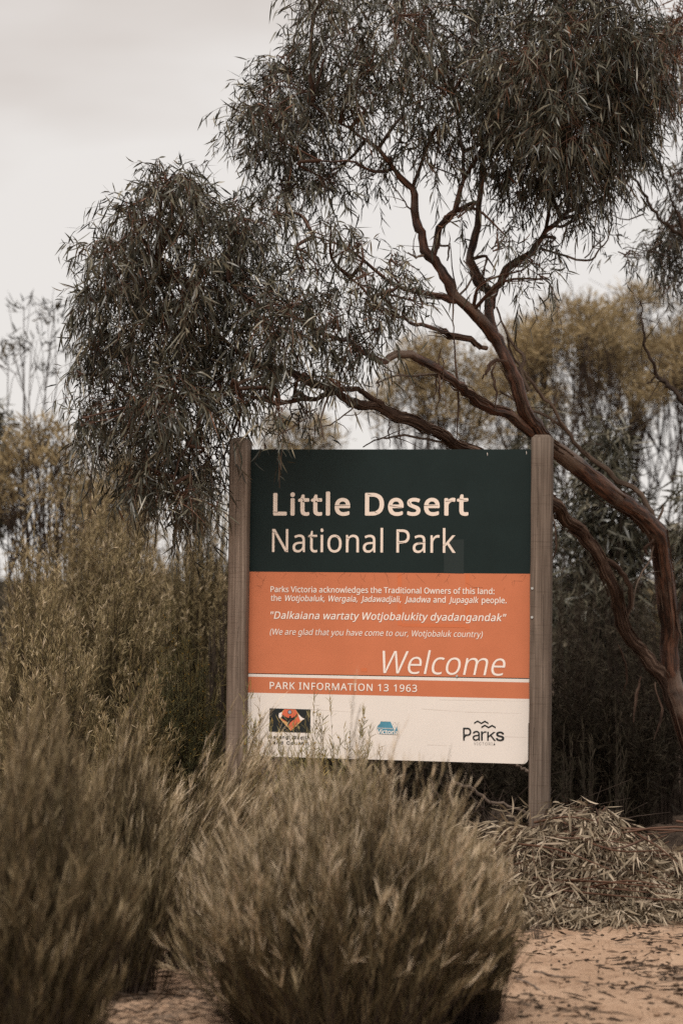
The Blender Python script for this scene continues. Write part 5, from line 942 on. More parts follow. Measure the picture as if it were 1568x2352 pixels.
# ------------------------------------------------------------------ the second gum, mostly outside the right edge
base2 = ground_at(1760, 12.6)
tree2 = thing('gum_tree', 'neighbouring gum reaching in from the right edge, reddish leaves above, dark bare twigs', 'tree', base2)
T2 = [[(1760, 1940, 12.6, 26), (1745, 1500, 12.6, 22), (1700, 1150, 12.5, 16), (1640, 1000, 12.4, 10), (1568, 918, 12.3, 7), (1530, 880, 12.3, 6), (1508, 862, 12.3, 5), (1492, 820, 12.25, 4), (1478, 760, 12.2, 3), (1470, 690, 12.2, 2)],
      [(1508, 862, 12.3, 2.5), (1490, 880, 12.3, 2)], [(1700, 1150, 12.5, 12), (1690, 800, 12.4, 9), (1640, 600, 12.3, 6), (1568, 540, 12.2, 4.5), (1520, 510, 12.1, 4), (1480, 450, 12.1, 4), (1450, 410, 12.0, 3), (1400, 395, 12, 2)],
      [(1690, 800, 12.4, 8), (1680, 400, 12.2, 5), (1600, 200, 12.0, 4), (1540, 130, 11.9, 3)], [(1568, 520, 12.2, 3), (1540, 440, 12.1, 2.5), (1510, 370, 12.1, 2), (1490, 330, 12, 1.5)], [(1480, 490, 12.1, 2), (1430, 500, 12, 1.6), (1370, 470, 12, 1.2), (1340, 460, 12, 1)], [(1545, 600, 12.2, 2), (1480, 570, 12, 1.5), (1430, 575, 12, 1)]]
t2 = MB(); n2 = []
rng = np.random.default_rng(31)
for pl in T2:
    p, r = limb_path(pl, 0.04, 0.006); t2.tube(p, r, 8, rough=0.04); n2.append(p)
    for s in range(int(len(p) / 7)):
        i = rng.integers(len(p) // 2, len(p)); d = norm(rng.normal(size=3)); L = rng.uniform(0.05, 0.2)
        t2.tube(catmull([p[i], p[i] + d * L * 0.5 + rng.normal(size=3) * 0.02, p[i] + d * L], 5), np.linspace(min(0.003, r[i] * .8), 0.0009, 5), 4)
for k, (x, y) in enumerate([(1500, 270), (1530, 300), (1550, 350), (1470, 300), (1520, 250), (1560, 290)]):
    a = at(x, y - 40, 12); b = at(x + rng.normal() * 40, y + 90, 12); t2.tube(catmull([a, (a + b) / 2 + rng.normal(size=3) * 0.04, b], 8), np.linspace(0.0025, 0.001, 8), 4)
local(t2, base2).build('trunk', M['darkwood'], tree2, smooth=True)
n2 = np.concatenate(n2)
b2 = [(1545, 130, 75, 11.9, .3, .75), (1500, 190, 60, 11.8, .3, .6), (1570, 60, 80, 12, .3, .8), (1580, 220, 60, 12, .3, .5), (1460, 130, 45, 11.8, .2, .35)]
lmr, twr = spray_crown(b2, n2, 1.0, seed=32, tone_shift=0.1)
local(lmr, base2).build('crown', M['red_leaf'], tree2)['label'] = 'reddish brown leaves at the top right corner'
b3 = [(1550, 540, 70, 12.6, .3, .8), (1520, 590, 50, 12.6, .3, .6), (1580, 450, 70, 12.6, .3, .7), (1590, 610, 60, 12.6, .3, .7), (1500, 575, 40, 12.5, .2, .5), (1545, 400, 40, 12.6, .3, .4), (1640, 500, 90, 12.8, .3, .7), (1545, 640, 35, 12.5, .2, .4), (1435, 585, 12, 12, .05, .5), (1580, 300, 40, 12.4, .3, .3)]
lmd, twd = spray_crown(b3, n2, 0.9, seed=33)
local(lmd, base2).build('crown', M['leaf'], tree2)['label'] = 'dark leaves hanging at the right edge'
local(merge(twr, twd), base2).build('twigs', M['twig'], tree2)
# ------------------------------------------------------------------ shrubs
def shrub_mesh(H, R, n_stem, n_twig, twigL, twigW, seed, lean=(0, 0), tone=(0.1, 0.6), tip=0.35, base_r=0.2, stemW=0.003, up=0.5, t0=0.25, flat=0.45, buds=0, spread=0.4, bare=0.0, clumps=0, clump_r=0.2):
    """(stems MB, foliage MB) of a broom-like shrub standing at the origin"""
    global rng
    rng = np.random.default_rng(seed)
    ph = rng.random(n_stem) * 2 * math.pi; rho = np.sqrt(rng.random(n_stem))
    lump = 1 + 0.16 * np.sin(ph * 3 + seed) * rho + 0.10 * np.sin(ph * 7 + seed * 2)
    hz = H * (1 - flat * rho ** 2) * rng.uniform(0.50, 1.03, n_stem) ** 0.8 * lump
    tipp = np.stack([np.cos(ph) * rho * R + lean[0] * hz / H, np.sin(ph) * rho * R + lean[1] * hz / H, hz], 1)
    br = np.sqrt(rng.random(n_stem)) * base_r * R
    a2 = ph + rng.normal(size=n_stem) * 0.5
    b = np.stack([np.cos(a2) * br, np.sin(a2) * br, np.full(n_stem, -0.03)], 1)
    if clumps:  # the bush is made of separate tufts, each with its own height and lean
        K = clumps; kp = rng.random(K) * 2 * math.pi; kr = np.sqrt((np.arange(K) + rng.random(K)) / K)
        kb = np.stack([np.cos(kp), np.sin(kp)], 1) * (kr * R * base_r)[:, None]
        kt = np.stack([np.cos(kp), np.sin(kp)], 1) * (kr * R * (1 - clump_r))[:, None] + rng.normal(size=(K, 2)) * 0.10 * R
        kh = H * (1 - flat * kr ** 2) * rng.uniform(0.72, 1.03, K)
        g = rng.integers(0, K, n_stem)
        off = rng.normal(size=(n_stem, 2)) * clump_r * R * 0.5
        rr = np.linalg.norm(off, axis=1) / (clump_r * R)
        hz = kh[g] * np.clip(1 - 0.30 * rr ** 2, 0.4, 1) * rng.uniform(0.55, 1.03, n_stem) ** 0.7 * np.where(rng.random(n_stem) < 0.13, 1.2, 1.0)
        tipp = np.concatenate([kt[g] + off, hz[:, None]], 1); tipp[:, 0] += lean[0] * hz / H; tipp[:, 1] += lean[1] * hz / H
        b = np.concatenate([kb[g] + off * 0.65, np.full((n_stem, 1), -0.03)], 1)
    ctrl = b + (tipp - b) * np.array([0.38, 0.38, 0.62]) + rng.normal(size=(n_stem, 3)) * 0.085 * R
    ts = np.linspace(0, 1, 7)
    def bez(t):
        t = np.asarray(t)[..., None]
        return (1 - t) ** 2 * b[:, None] + 2 * t * (1 - t) * ctrl[:, None] + t * t * tipp[:, None]
    def tan(t):
        t = np.asarray(t)[..., None]
        return norm(2 * (1 - t) * (ctrl - b)[:, None] + 2 * t * (tipp - ctrl)[:, None])
    st, fo = MB(), MB()
    c = bez(np.broadcast_to(ts, (n_stem, 7)))
    side = norm(np.cross((tipp - b), rng.normal(size=(n_stem, 3))))
    ws = np.linspace(1, 0.35, 7) * stemW
    off = side[:, None] * ws[None, :, None]
    off2 = norm(np.cross(side, tipp - b))[:, None] * ws[None, :, None]
    for o in (off, off2):
        v = np.stack([c - o, c + o], 2).reshape(-1, 3)
        q = ((np.arange(n_stem) * 14)[:, None, None] + (np.arange(6) * 2)[None, :, None] + np.array([0, 1, 3, 2])[None, None]).reshape(-1, 4)
        st.add(v, quads=q, tone=np.repeat(rng.random(n_stem), 14))
    if n_twig:
        t = t0 + (1 - t0) * rng.random((n_stem, n_twig)) ** 0.8
        P = bez(t).reshape(-1, 3); T = tan(t).reshape(-1, 3)
        n = len(P)
        D = norm(T * 0.9 + rng.normal(size=(n, 3)) * spread + np.array([lean[0] * 0.5, lean[1] * 0.5, up]))
        tt = t.ravel()
        L = twigL * rng.uniform(0.5, 1.25, n) * (1.1 - 0.3 * tt)
        clump = np.repeat(rng.random(n_stem), n_twig)
        tn = np.clip(tone[0] + (tone[1] - tone[0]) * (0.6 * rng.random(n) + 0.4 * clump) + tip * np.clip(tt - 0.72, 0, 1) / 0.28 * rng.random(n), 0, 1)
        keep = rng.random(n) > bare
        fo.ribbons(P[keep], D[keep], L[keep], twigW * rng.uniform(0.6, 1.3, keep.sum()), [0, 0.4, 0.75, 1], [0.5, 1, 0.8, 0.1], curve=rng.normal(size=(keep.sum(), 3)) * 0.12 + np.array([lean[0] * 0.3, 0, 0]), tone=tn[keep])
        if buds:
            k = rng.choice(n, min(n, buds), replace=False)
            G = P[k] + D[k] * (L[k] * rng.uniform(0.3, 0.9, len(k)))[:, None]
            o = 0.0045 * np.array([[1, 0, 0], [-1, 0, 0], [0, 1, 0], [0, -1, 0], [0, 0, 1], [0, 0, -1]])
            f = np.array([[0, 2, 4], [2, 1, 4], [1, 3, 4], [3, 0, 4], [2, 0, 5], [1, 2, 5], [3, 1, 5], [0, 3, 5]])
            fo.add((G[:, None] + o[None]).reshape(-1, 3), tris=(np.arange(len(G))[:, None, None] * 6 + f[None]).reshape(-1, 3), tone=1.0)
    return st, fo

def shrub(name, label, px, d, top, rpx, mat, smat='darkwood', group=None, cat='shrub', n_stem=160, n_twig=20, twigL=0.10, twigW=0.004, seed=1, **kw):
    g = ground_at(px, d)
    o = thing(name, label, cat, g, group=group)
    st, fo = shrub_mesh(top_z(top, d), rpx * d / FPX, n_stem, n_twig, twigL, twigW, seed, **kw)
    st.build('stems', M[smat], o)
    if fo.n: fo.build('foliage', M[mat], o)
    return o

# --- foreground
G1 = 'wispy dry shrubs in the foreground'
BK = dict(group=G1, twigW=0.0019, stemW=0.0018)
shrub('broom_shrub', 'large pale dry shrub in the middle of the foreground, blurred, below the sign', 780, 7.25, 1680, 420, 'drygrass', n_stem=2400, n_twig=46, twigL=0.078, seed=3, clumps=110, clump_r=0.15, tone=(0.0, 0.56), tip=1.0, base_r=0.48, t0=0.06, flat=0.40, lean=(0.05, 0), up=0.7, spread=0.34, **BK)
shrub('broom_shrub', 'dark brown shrub filling the lower left corner, nearest to the camera', 20, 6.5, 1560, 275, 'drygrass', n_stem=2000, n_twig=46, twigL=0.078, seed=4, clumps=80, clump_r=0.17, tone=(0.0, 0.38), tip=0.6, base_r=0.5, t0=0.06, flat=0.36, lean=(0.04, 0), up=0.7, spread=0.34, **BK)
shrub('broom_shrub', 'shrub with pale feathery tips swept right, in front of the left sign post', 400, 8.6, 1625, 190, 'drygrass', n_stem=700, n_twig=40, twigL=0.09, seed=5, clumps=16, clump_r=0.3, tone=(0.08, 0.65), tip=0.85, base_r=0.55, lean=(0.24, 0), t0=0.15, flat=0.35, up=0.2, spread=0.15, **BK)
shrub('broom_shrub', 'olive brown shrub behind the corner shrub at the left edge', 230, 7.9, 1580, 200, 'drygrass', n_stem=950, n_twig=40, twigL=0.075, seed=6, clumps=20, clump_r=0.3, tone=(0.03, 0.45), tip=0.65, base_r=0.6, t0=0.1, flat=0.45, lean=(0.08, 0), up=0.5, spread=0.22, **BK)
shrub('broom_shrub', 'thin upright shrub with tall plumes at the left edge of the foreground', 60, 7.4, 1545, 80, 'drygrass', n_stem=90, n_twig=34, twigL=0.085, seed=7, tone=(0.15, 0.6), tip=0.5, base_r=0.5, lean=(0.06, 0), t0=0.3, flat=0.3, up=0.5, spread=0.2, **BK)
shrub('broom_shrub', 'low sprawling shrub right of the middle foreground shrub, thinning onto the sand', 1075, 7.5, 1965, 120, 'drygrass', n_stem=300, n_twig=22, twigL=0.08, seed=8, tone=(0.0, 0.36), tip=0.45, base_r=0.6, t0=0.1, flat=0.6, lean=(0.06, 0), up=0.4, spread=0.3, **BK)
# --- in front of the lower panel
G2 = 'thin green twiggy plants in front of the cream panel'
for k, (px, d, top, r, ns, lab) in enumerate([(590, 9.85, 1590, 50, 46, 'thin olive twigs crossing the lower left corner of the cream panel'), (690, 9.9, 1618, 85, 80, 'thin twiggy plant in front of the black emblem'), (800, 9.9, 1632, 85, 60, 'sparse twigs spreading right between the black and the blue emblem')]):
    shrub('twiggy_plant', lab, px, d, top, r, 'wattle', smat='darkwood', group=G2, cat='plant', n_stem=ns, n_twig=46, twigL=0.045, twigW=0.0028, seed=40 + k, tone=(0.3, 0.9), tip=0.25, base_r=0.35, stemW=0.0011, t0=0.3, flat=0.25, up=0.25, buds=60, spread=0.5)
# --- left of the sign
shrub('wattle_bush', 'sharp green wattle with yellow buds beside the left sign post', 415, 10.9, 1440, 125, 'wattle', n_stem=230, n_twig=80, twigL=0.055, twigW=0.0028, seed=50, tone=(0.05, 0.75), tip=0.3, base_r=0.4, t0=0.3, flat=0.4, up=0.3, buds=900, spread=0.6)
G3 = 'tall heath shrubs on the left'
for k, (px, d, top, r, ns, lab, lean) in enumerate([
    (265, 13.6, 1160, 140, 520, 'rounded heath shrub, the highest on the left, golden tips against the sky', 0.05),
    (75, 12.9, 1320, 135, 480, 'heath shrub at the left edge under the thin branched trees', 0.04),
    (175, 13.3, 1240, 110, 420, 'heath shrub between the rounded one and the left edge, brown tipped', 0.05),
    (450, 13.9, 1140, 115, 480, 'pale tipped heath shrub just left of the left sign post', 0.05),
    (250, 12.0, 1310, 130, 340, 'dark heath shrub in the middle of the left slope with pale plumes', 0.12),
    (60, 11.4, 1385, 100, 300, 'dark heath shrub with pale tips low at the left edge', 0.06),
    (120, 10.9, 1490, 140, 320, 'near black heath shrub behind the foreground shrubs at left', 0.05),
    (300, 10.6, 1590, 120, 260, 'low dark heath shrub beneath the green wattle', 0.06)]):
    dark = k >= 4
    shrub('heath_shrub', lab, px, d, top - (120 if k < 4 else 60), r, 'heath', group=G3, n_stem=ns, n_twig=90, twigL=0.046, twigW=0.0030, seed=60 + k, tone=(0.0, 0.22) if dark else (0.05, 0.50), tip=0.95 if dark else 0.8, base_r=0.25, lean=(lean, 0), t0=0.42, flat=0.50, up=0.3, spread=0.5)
shrub('dead_shrub', 'bare dark stems standing between the heath and the left post', 495, 12.4, 1300, 40, 'thicket', group=None, n_stem=60, n_twig=6, twigL=0.12, twigW=0.003, seed=70, base_r=0.8, stemW=0.004, t0=0.5, spread=0.4)

# --- thicket right of and behind the sign
G4 = 'dark thicket shrubs behind the sign'
TH = [(1300, 13.4, 1290, 90, 'dark thicket shrub between the right post and the stringy limb'), (1390, 14.2, 1240, 110, 'dark thicket shrub behind the fork of the limbs'), (1500, 13.2, 1330, 90, 'dark thicket shrub behind the gum trunk'),
      (1340, 12.6, 1500, 100, 'low dark shrub right of the right post above the leaf heap'), (1440, 12.5, 1560, 100, 'low dark shrub above the right end of the leaf heap'), (1560, 14.0, 1300, 100, 'dark shrub at the right edge behind the trunk'),
      (1180, 14.0, 1400, 120, 'dark shrub behind the right half of the sign'), (960, 13.6, 1420, 140, 'dark shrub behind the middle of the sign'), (740, 13.6, 1380, 140, 'dark shrub behind the left half of the sign'), (1240, 12.4, 1700, 80, 'low dark shrub at the foot of the right post'), (1060, 12.2, 1640, 110, 'low dark shrub in the gap under the middle of the cream panel'), (900, 12.4, 1640, 110, 'low dark shrub under the left half of the cream panel')]
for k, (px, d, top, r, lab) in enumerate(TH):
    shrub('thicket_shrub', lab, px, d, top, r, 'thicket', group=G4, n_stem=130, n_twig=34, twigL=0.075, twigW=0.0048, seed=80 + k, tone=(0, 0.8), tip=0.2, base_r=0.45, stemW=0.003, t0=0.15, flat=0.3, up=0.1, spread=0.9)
for k, (px, top, lab) in enumerate([(1350, 1620, 'slender upright heath plume right of the right post'), (1300, 1660, 'slender heath plume beside the right post'), (1420, 1640, 'slender heath plume left of the gum trunk')]):
    shrub('heath_plume', lab, px, 11.5, top, 22, 'thicket', group='slender heath plumes in the shade', n_stem=9, n_twig=26, twigL=0.07, twigW=0.003, seed=95 + k, tone=(0.05, 0.5), base_r=0.5, stemW=0.002, t0=0.4, flat=0.2, spread=0.3, cat='plant')

# --- tangle of dead branches below the panel
rng = np.random.default_rng(101)
gb = ground_at(1030, 11.0); gb[2] = 0.0
tb = thing('dead_branch_tangle', 'tangle of dark dead branches on the ground under the cream panel', 'branches', gb)
mb = MB()
for k in range(330):
    p0 = gb + np.array([rng.uniform(-0.75, 0.5), rng.uniform(-0.45, 0.9), 0]); L = rng.uniform(0.25, 0.7)
    d = norm(np.array([rng.normal(), rng.normal() * 0.6, abs(rng.normal()) * 0.45 + 0.05])); z = rng.uniform(0, 0.16)
    a = p0 + np.array([0, 0, z]); e = a + d * L
    mb.tube(catmull([a, (a + e) / 2 + rng.normal(size=3) * 0.05, e], 7), np.linspace(rng.uniform(0.002, 0.006), 0.001, 7), 5)
local(mb, gb).build('thin_branches', M['darkwood'], tb, smooth=True)
for pts, r in (([(1130, 1750, 11.1), (1190, 1752, 11.1), (1230, 1745, 11.1)], 0.011), ([(1040, 1800, 11.0), (1085, 1812, 11.0), (1120, 1840, 11.0), (1170, 1852, 11.0), (1215, 1870, 11.0)], 0.012), ([(1175, 1755, 11.2), (1215, 1772, 11.2), (1260, 1790, 11.2)], 0.010), ([(985, 1790, 10.9), (1010, 1840, 10.9), (1030, 1870, 10.9)], 0.006)):
    q = MB(); P = catmull([at(*p) for p in pts], 16); q.tube(P + rng.normal(size=P.shape) * 0.004, np.linspace(r, r * 0.6, 16), 8, rough=0.06)
    local(q, gb).build('pale_branch', M['dead'], tb, smooth=True)

# --- heap of cut gum branches around the right post
rng = np.random.default_rng(111)
hb = ground_at(1370, 9.8)
heap = thing('leaf_heap', 'heap of dried pale gum branches around the foot of the right post', 'branch heap', hb)
lmh, twh = MB(), MB()
XT = np.array([1085, 1130, 1170, 1215, 1260, 1320, 1390, 1440, 1480, 1568, 1700]); YT = np.array([2010, 1950, 1895, 1880, 1850, 1828, 1835, 1890, 1925, 1930, 1930])
XB = np.array([1085, 1150, 1250, 1400, 1568, 1700]); YB = np.array([2060, 2100, 2125, 2120, 2110, 2120])
n = 1350
px = rng.uniform(1095, 1690, n); v = rng.random(n) ** 0.85
yt, yb = np.interp(px, XT, YT) + 8, np.interp(px, XB, YB)
py = yt + (yb - yt) * v
d = 9.42 + (2120 - py) / 285 * 0.58 + rng.random(n) * 0.22
A = atv(px, py, d); A[:, 2] = np.maximum(A[:, 2], 0.012)
ax = norm(np.stack([rng.normal(size=n) * 0.8 - 0.25 + (px - 1370) / 400, -0.55 + rng.normal(size=n) * 0.4, -0.28 + rng.normal(size=n) * 0.25], 1))
SLn = rng.uniform(0.12, 0.28, n)
twh.ribbons(A, ax, SLn, 0.0035, [0, 0.4, 1], [1, 0.9, 0.5], tone=rng.random(n) * 0.5)
m = 9
t = rng.random((n, m))
P = (A[:, None] + ax[:, None] * (SLn[:, None] * t)[..., None])
D = ax[:, None] * 0.8 + rng.normal(size=(n, m, 3)) * 0.30 + np.array([0, -0.1, -0.22])
P, D = P.reshape(-1, 3), D.reshape(-1, 3); k = len(P)
P[:, 2] = np.maximum(P[:, 2], 0.015 + 0.05 * rng.random(k))
D[:, 2] = np.where(P[:, 2] < 0.07, np.maximum(D[:, 2], -0.25), D[:, 2])
leaves(lmh, P, D, rng.uniform(0.055, 0.098, k), rng.uniform(0.0055, 0.0105, k), np.clip(rng.random(k) ** 0.9 * 0.8 + np.repeat(rng.random(n) * 0.25, m), 0, 1), rng.uniform(-0.15, 0.35, k))
for s in range(80):
    x = rng.uniform(1120, 1560); y = rng.uniform(1880, 2080); a = at(x, y, 9.5 + (2120 - y) / 285 * 0.58); a[2] = max(a[2], 0.03)
    e = a + np.array([rng.normal() * 0.3 + 0.2, rng.normal() * 0.25, 0.04 * rng.normal()])
    e[2] = max(e[2], 0.02); twh.tube(catmull([a, (a + e) / 2 + rng.normal(size=3) * 0.02, e], 7), np.linspace(0.006, 0.002, 7), 5, tone=0.6)
local(lmh, hb).build('dry_leaves', M['dryleaf'], heap)
local(twh, hb).build('twigs', M['twig'], heap)

# --- litter on the sand
rng = np.random.default_rng(121)
lb = MB()
n = 4300
Y = rng.uniform(6.9, 9.7, n); X = rng.uniform(0.03, 0.16, n) * Y
patch = np.sin(X * 6.1 + 1) * np.sin(Y * 4.7) + 0.6 * np.sin(X * 13 + Y * 9)
den = np.where(patch > 0.35, 0.55, 0.13) + (X / Y > 0.118) * (Y > 8.0) * 0.35
k = rng.random(n) < den
X, Y = X[k], Y[k]; n = len(X)
P = np.stack([X, Y, gz(X, Y) + rng.uniform(0.003, 0.014, n)], 1)
D = norm(np.stack([rng.normal(size=n) + 0.5, rng.normal(size=n) * 0.7, rng.normal(size=n) * 0.08], 1))
s = rng.random(n) ** 2
lb.ribbons(P, D, 0.012 + 0.075 * s, rng.uniform(0.005, 0.014, n) * (1 - 0.5 * s), [0, 0.5, 1], [0.4, 1, 0.2], curve=rng.normal(size=(n, 3)) * np.array([0.3, 0.3, 0.05]), side=norm(np.stack([rng.normal(size=n) * 0.4, rng.normal(size=n) * 0.4, np.ones(n)], 1)), tone=rng.random(n) ** 1.7)
n = 2600
X = rng.uniform(-1.1, -0.25, n); Y = rng.uniform(7.0, 9.8, n)
P = np.stack([X, Y, gz(X, Y) + rng.uniform(0.003, 0.03, n)], 1); D = norm(np.stack([rng.normal(size=n), rng.normal(size=n) * 0.6, rng.normal(size=n) * 0.12], 1))
lb.ribbons(P, D, rng.uniform(0.02, 0.09, n), rng.uniform(0.003, 0.007, n), [0, 0.5, 1], [0.4, 1, 0.2], tone=rng.random(n) ** 1.5)
tag(lb.build('leaf_litter', M['litter']), 'scattered dark bark flakes, leaves and twigs on the sand', 'litter', kind='stuff')
kb = MB(); n = 1500
Y = rng.uniform(6.9, 9.8, n); X = rng.uniform(-0.14, 0.16, n) * Y
o = np.array([[1, 0, 0], [-1, 0, 0], [0, 1, 0], [0, -1, 0], [0, 0, .7], [0, 0, -.7]]); f = np.array([[0, 2, 4], [2, 1, 4], [1, 3, 4], [3, 0, 4], [2, 0, 5], [1, 2, 5], [3, 1, 5], [0, 3, 5]])
sz = 0.003 + 0.010 * rng.random(n) ** 3
P = np.stack([X, Y, gz(X, Y)], 1)[:, None] + o[None] * sz[:, None, None] * rng.uniform(0.6, 1.4, (n, 6, 1))
kb.add(P.reshape(-1, 3), tris=(np.arange(n)[:, None, None] * 6 + f[None]).reshape(-1, 3))
tag(kb.build('sand_clods', M['sand'], smooth=True), 'small crumbs of sand scattered over the ground', 'sand crumbs', kind='stuff')
def stick(label, pts, r, name='fallen_stick', cat='stick', mat='dead'):
    P = [ground_at(x, EYE * FPX / (y - HORIZON)) + np.array([0, 0, r * 0.7 + h]) for x, y, h in pts]
    for q in P: q[2] += gz(q[0], q[1])
    q = MB(); o = P[0]; C = catmull(P, 12); q.tube(C + rng.normal(size=C.shape) * r * 0.3, np.linspace(r, r * 0.5, 12), 7, rough=0.1)
    q.v = [v - o for v in q.v]
    b = q.build(name, M[mat], smooth=True); b.location = o
    tag(b, label, cat, 'fallen sticks on the sand')
stick('short dark upturned bark chip on the open sand', [(1198, 2140, 0), (1204, 2132, 0.02), (1213, 2122, 0.05)], 0.011, mat='darkwood')
stick('thin grey stick on the sand near the bottom edge', [(1180, 2245, 0), (1215, 2262, 0.004), (1250, 2278, 0)], 0.005)
stick('pale short stick lying across the sand, lower middle right', [(1225, 2222, 0), (1262, 2232, 0.004), (1300, 2238, 0)], 0.005)
stick('dark bent stick on the right side of the sand', [(1445, 2275, 0), (1475, 2262, 0.006), (1500, 2262, 0)], 0.005, mat='darkwood')
stick('long thin twig on the sand just below the leaf heap', [(1150, 2128, 0), (1230, 2140, 0.004), (1300, 2165, 0)], 0.003, mat='darkwood')
shrub('grass_tuft', 'tiny grey grass tuft on the open sand', 1231, 9.05, 2095, 20, 'heath', n_stem=26, n_twig=0, seed=130, stemW=0.0012, smat='dead', cat='grass tuft', base_r=0.4)

# ------------------------------------------------------------------ trees behind
def fan_tree(H, R, seed, crown0=0.75, n_main=7, dens=1.0, clump=0.15, trunk_r=0.018, tuft=(0.08, 0.011), droop=False, n_tip=150, low=0.0):
    """multi-stemmed scrub tree: stems fan out from the ground and carry a flat, lumpy cap of foliage clumps"""
    global rng
    rng = np.random.default_rng(seed)
    st, fo = MB(), MB()
    ph = rng.random(n_tip) * 2 * math.pi; rho = np.sqrt(rng.random(n_tip))
    cap = 1 - (1 - crown0) * 1.1 * rho ** 2 - (1 - crown0) * 0.9 * rng.random(n_tip) ** 2 + 0.05 * np.sin(ph * 3 + seed) * rho
    T = np.stack([np.cos(ph) * rho * R, np.sin(ph) * rho * R, np.minimum(cap, 1.0) * H - clump * 0.5], 1)
    # bundle the tips: each main stem splits twice on the way up
    A = np.stack([np.cos(np.arange(n_main) * 2.4 + seed), np.sin(np.arange(n_main) * 2.4 + seed)], 1) * R * np.sqrt((np.arange(n_main) + 0.5) / n_main)[:, None] * 0.8
    g = np.argmin(((T[:, None, :2] - A[None]) ** 2).sum(-1), 1)
    swap = rng.random(n_tip) < 0.3; g[swap] = rng.integers(0, n_main, swap.sum())
    for k in range(n_main):
        I = np.where(g == k)[0]
        if not len(I): continue
        c = T[I].mean(0)
        p0 = np.array([c[0] * 0.15, c[1] * 0.15, -0.05]); p1 = np.array([c[0] * 0.5, c[1] * 0.5, H * rng.uniform(0.26, 0.40)]) + rng.normal(size=3) * 0.06 * R
        r0 = trunk_r * rng.uniform(0.6, 1.1)
        st.tube(catmull([p0, (p0 + p1) / 2 + rng.normal(size=3) * 0.04 * R, p1], 8), np.linspace(r0, r0 * 0.7, 8), 6, cap=False, rough=0.05)
        ns = max(2, len(I) // 5); sub = rng.integers(0, ns, len(I))
        for s in range(ns):
            J = I[sub == s]
            if not len(J): continue
            cs = T[J].mean(0); p2 = p1 + (cs - p1) * np.array([0.55, 0.55, 0.5]) + rng.normal(size=3) * np.array([0.24, 0.24, 0.12]) * R
            st.tube(catmull([p1, (p1 + p2) / 2 + rng.normal(size=3) * 0.04 * R, p2], 7), np.linspace(r0 * 0.62, r0 * 0.42, 7), 5, cap=False, rough=0.05)
            for j in J:
                e = T[j]; m = p2 + (e - p2) * np.array([0.6, 0.6, 0.45]) + rng.normal(size=3) * np.array([0.13, 0.13, 0.08]) * R
                st.tube(catmull([p2, m, e], 6), np.linspace(r0 * 0.40, r0 * 0.20, 6), 4, cap=False)
                for q in range(3):
                    f = e + rng.normal(size=3) * np.array([1, 1, 0.6]) * clump * 1.1; mm = m + (e - m) * rng.random()
                    st.tube(np.array([mm, (mm + f) / 2 + rng.normal(size=3) * 0.02, f]), np.linspace(r0 * 0.2, r0 * 0.1, 3), 3, cap=False)
    m = int(130 * dens)
    E = T
    if low:
        k = int(n_tip * low); E = np.concatenate([T, T[:k] * np.array([0.8, 0.8, 1]) * rng.uniform(0.45, 0.9, (k, 1)) ** np.array([0.5, 0.5, 1.0])])
    sz = rng.uniform(0.6, 1.2, len(E))
    c = np.repeat(E, m, axis=0); n = len(c); z = np.repeat(sz, m)[:, None] * clump
    q = norm(rng.normal(size=(n, 3))) * (rng.random(n) ** 0.45)[:, None] * z * np.array([1.2, 1.2, 0.75])
    D = norm(q / clump * 0.7 + rng.normal(size=(n, 3)) * 0.5 + np.array([0, 0, -0.6 if droop else 0.55]))
    fo.ribbons(c + q, D, tuft[0] * rng.uniform(0.5, 1.3, n), tuft[1] * rng.uniform(0.6, 1.3, n), [0, 0.5, 1], [0.6, 1, 0.15], curve=rng.normal(size=(n, 3)) * 0.2, tone=np.clip(np.repeat(rng.random(len(E)) * 0.5, m) + rng.random(n) * 0.5, 0, 1))
    return st, fo
def tree_at(name, label, px, d, top, rpx, mat, seed, group, smat='darkwood', **kw):
    g = ground_at(px, d)
    o = thing(name, label, 'tree', g, group=group)
    st, fo = fan_tree(top_z(top, d), rpx * d / FPX, seed, **kw)
    st.build('trunk', M[smat], o)
    if fo.n: fo.build('crown', M[mat], o)
    return o
G5 = 'golden brown broombush trees behind the sign'
tree_at('broombush_tree', 'golden topped broombush tree with fanned stems, right of the right post', 1330, 19.5, 668, 165, 'paperbark', 201, G5, n_main=6, n_tip=85, crown0=0.86, dens=0.5, clump=0.17)
tree_at('broombush_tree', 'tall golden brown broombush tree at the right edge, highest of those behind', 1490, 20.5, 645, 150, 'paperbark', 202, G5, n_main=6, n_tip=85, crown0=0.86, dens=0.5, clump=0.17)
tree_at('broombush_tree', 'golden broombush crown seen under the arching limbs above the sign', 985, 20.0, 765, 135, 'paperbark', 203, G5, n_main=6, n_tip=70, crown0=0.86, dens=0.5, clump=0.17)
tree_at('broombush_tree', 'pale low broombush crown just above the left top edge of the sign', 690, 22.0, 930, 125, 'paperbark', 204, G5, n_main=7, n_tip=90, crown0=0.78, dens=0.4)
tree_at('broombush_tree', 'dark broombush tree beyond the right edge, only its left side in view', 1640, 18.5, 690, 120, 'paperbark', 205, G5, n_main=5, n_tip=65, crown0=0.87, dens=0.5, clump=0.17)
tree_at('broombush_tree', 'smaller broombush between the two taller ones, behind the leaning limb', 1195, 22.5, 725, 95, 'paperbark', 206, G5, n_main=6, n_tip=80, crown0=0.86, dens=0.4, clump=0.14)
G6 = 'thin branched trees behind on the left'
tree_at('broombush_tree', 'flat topped brown tree with fine dark branches at the left edge', 90, 16.5, 945, 125, 'paperbark', 211, G6, n_main=6, n_tip=80, dens=0.2, crown0=0.82, clump=0.11, trunk_r=0.016)
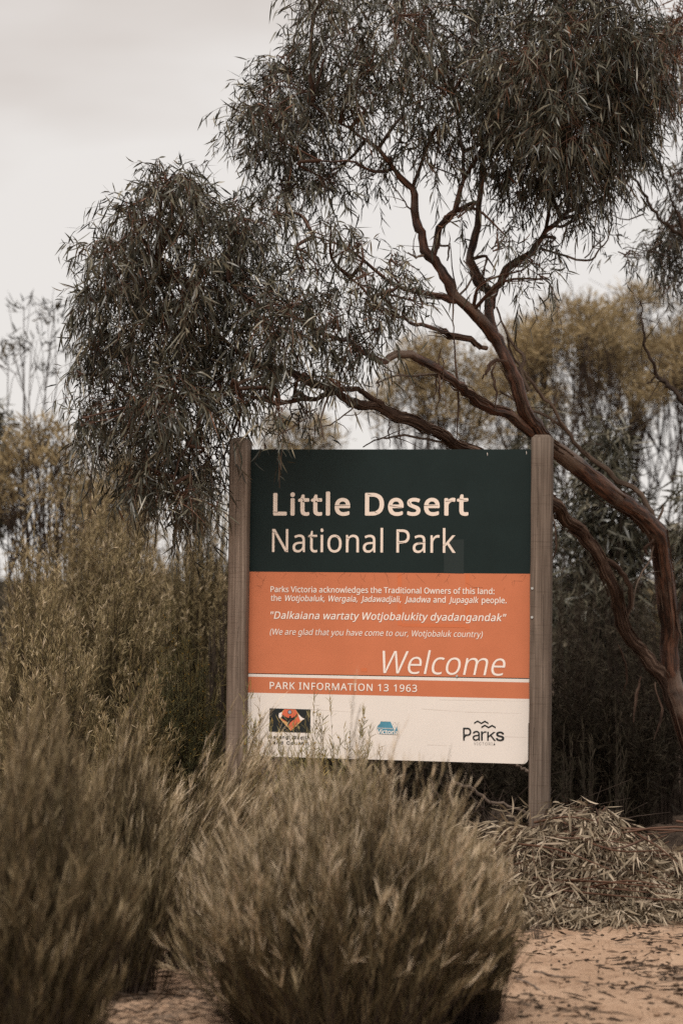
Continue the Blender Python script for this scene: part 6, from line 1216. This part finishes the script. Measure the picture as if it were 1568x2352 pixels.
tree_at('broombush_tree', 'rounded golden brown tree half behind the drooping left crown', 260, 18.5, 1005, 120, 'paperbark', 212, G6, n_main=7, n_tip=110, crown0=0.74, dens=0.35)
tree_at('bare_tree', 'tall pale bare tree with sparse leaves at the top, left against the sky', 95, 17.0, 650, 110, 'thicket', 213, G6, n_main=3, n_tip=11, dens=0.2, crown0=0.90, clump=0.12, trunk_r=0.018, tuft=(0.08, 0.012))
tree_at('gum_sapling', 'dark leafed sapling cut off by the left edge', -45, 17.0, 900, 55, 'leaf', 214, G6, n_main=4, n_tip=40, dens=0.7, crown0=0.8, tuft=(0.09, 0.013), droop=True)
G7 = 'grey leafed gum saplings behind the fork'
tree_at('gum_sapling', 'grey leafed gum sapling behind the dead branch, right of the right post top', 1385, 14.6, 950, 90, 'leaf', 221, G7, n_main=4, n_tip=60, dens=0.55, crown0=0.72, tuft=(0.10, 0.012), droop=True, clump=0.13, low=0.7)
tree_at('gum_sapling', 'small gum sapling just above the top of the right post', 1235, 15.2, 905, 65, 'leaf', 222, G7, n_main=3, n_tip=34, dens=0.4, crown0=0.7, tuft=(0.09, 0.011), droop=True, clump=0.12, low=0.5)
tree_at('gum_sapling', 'gum sapling at the right edge with leaves hanging over the gap of sky', 1600, 14.5, 1080, 60, 'leaf', 223, G7, n_main=3, n_tip=34, dens=0.5, crown0=0.65, tuft=(0.10, 0.012), droop=True, clump=0.13, low=0.4)
tree_at('broombush_tree', 'small dark bush against the sky low at the right edge', 1560, 23.0, 1125, 40, 'paperbark', 207, G5, n_main=5, n_tip=50, dens=0.5, crown0=0.5)
# far scrub that closes the view below the horizon
rng = np.random.default_rng(301)
fb = MB()
for k in range(70):
    dist = rng.uniform(26, 48); c = ground_at(rng.uniform(-500, 2100), dist); Hs = rng.uniform(0.9, 1.7); n = 420
    q = norm(rng.normal(size=(n, 3))) * (rng.random(n) ** 0.4)[:, None] * np.array([1.3, 0.8, Hs * 0.5])
    fb.ribbons(c + q + np.array([0, 0, Hs * 0.5]), norm(q + np.array([0, 0, 0.6]) + rng.normal(size=(n, 3)) * 0.4), rng.uniform(0.15, 0.35, n), 0.05, [0, 0.5, 1], [0.6, 1, 0.2], tone=rng.random(n))
tag(fb.build('far_scrub', M['thicket']), 'low scrub massed along the horizon far behind', 'scrub', kind='stuff')
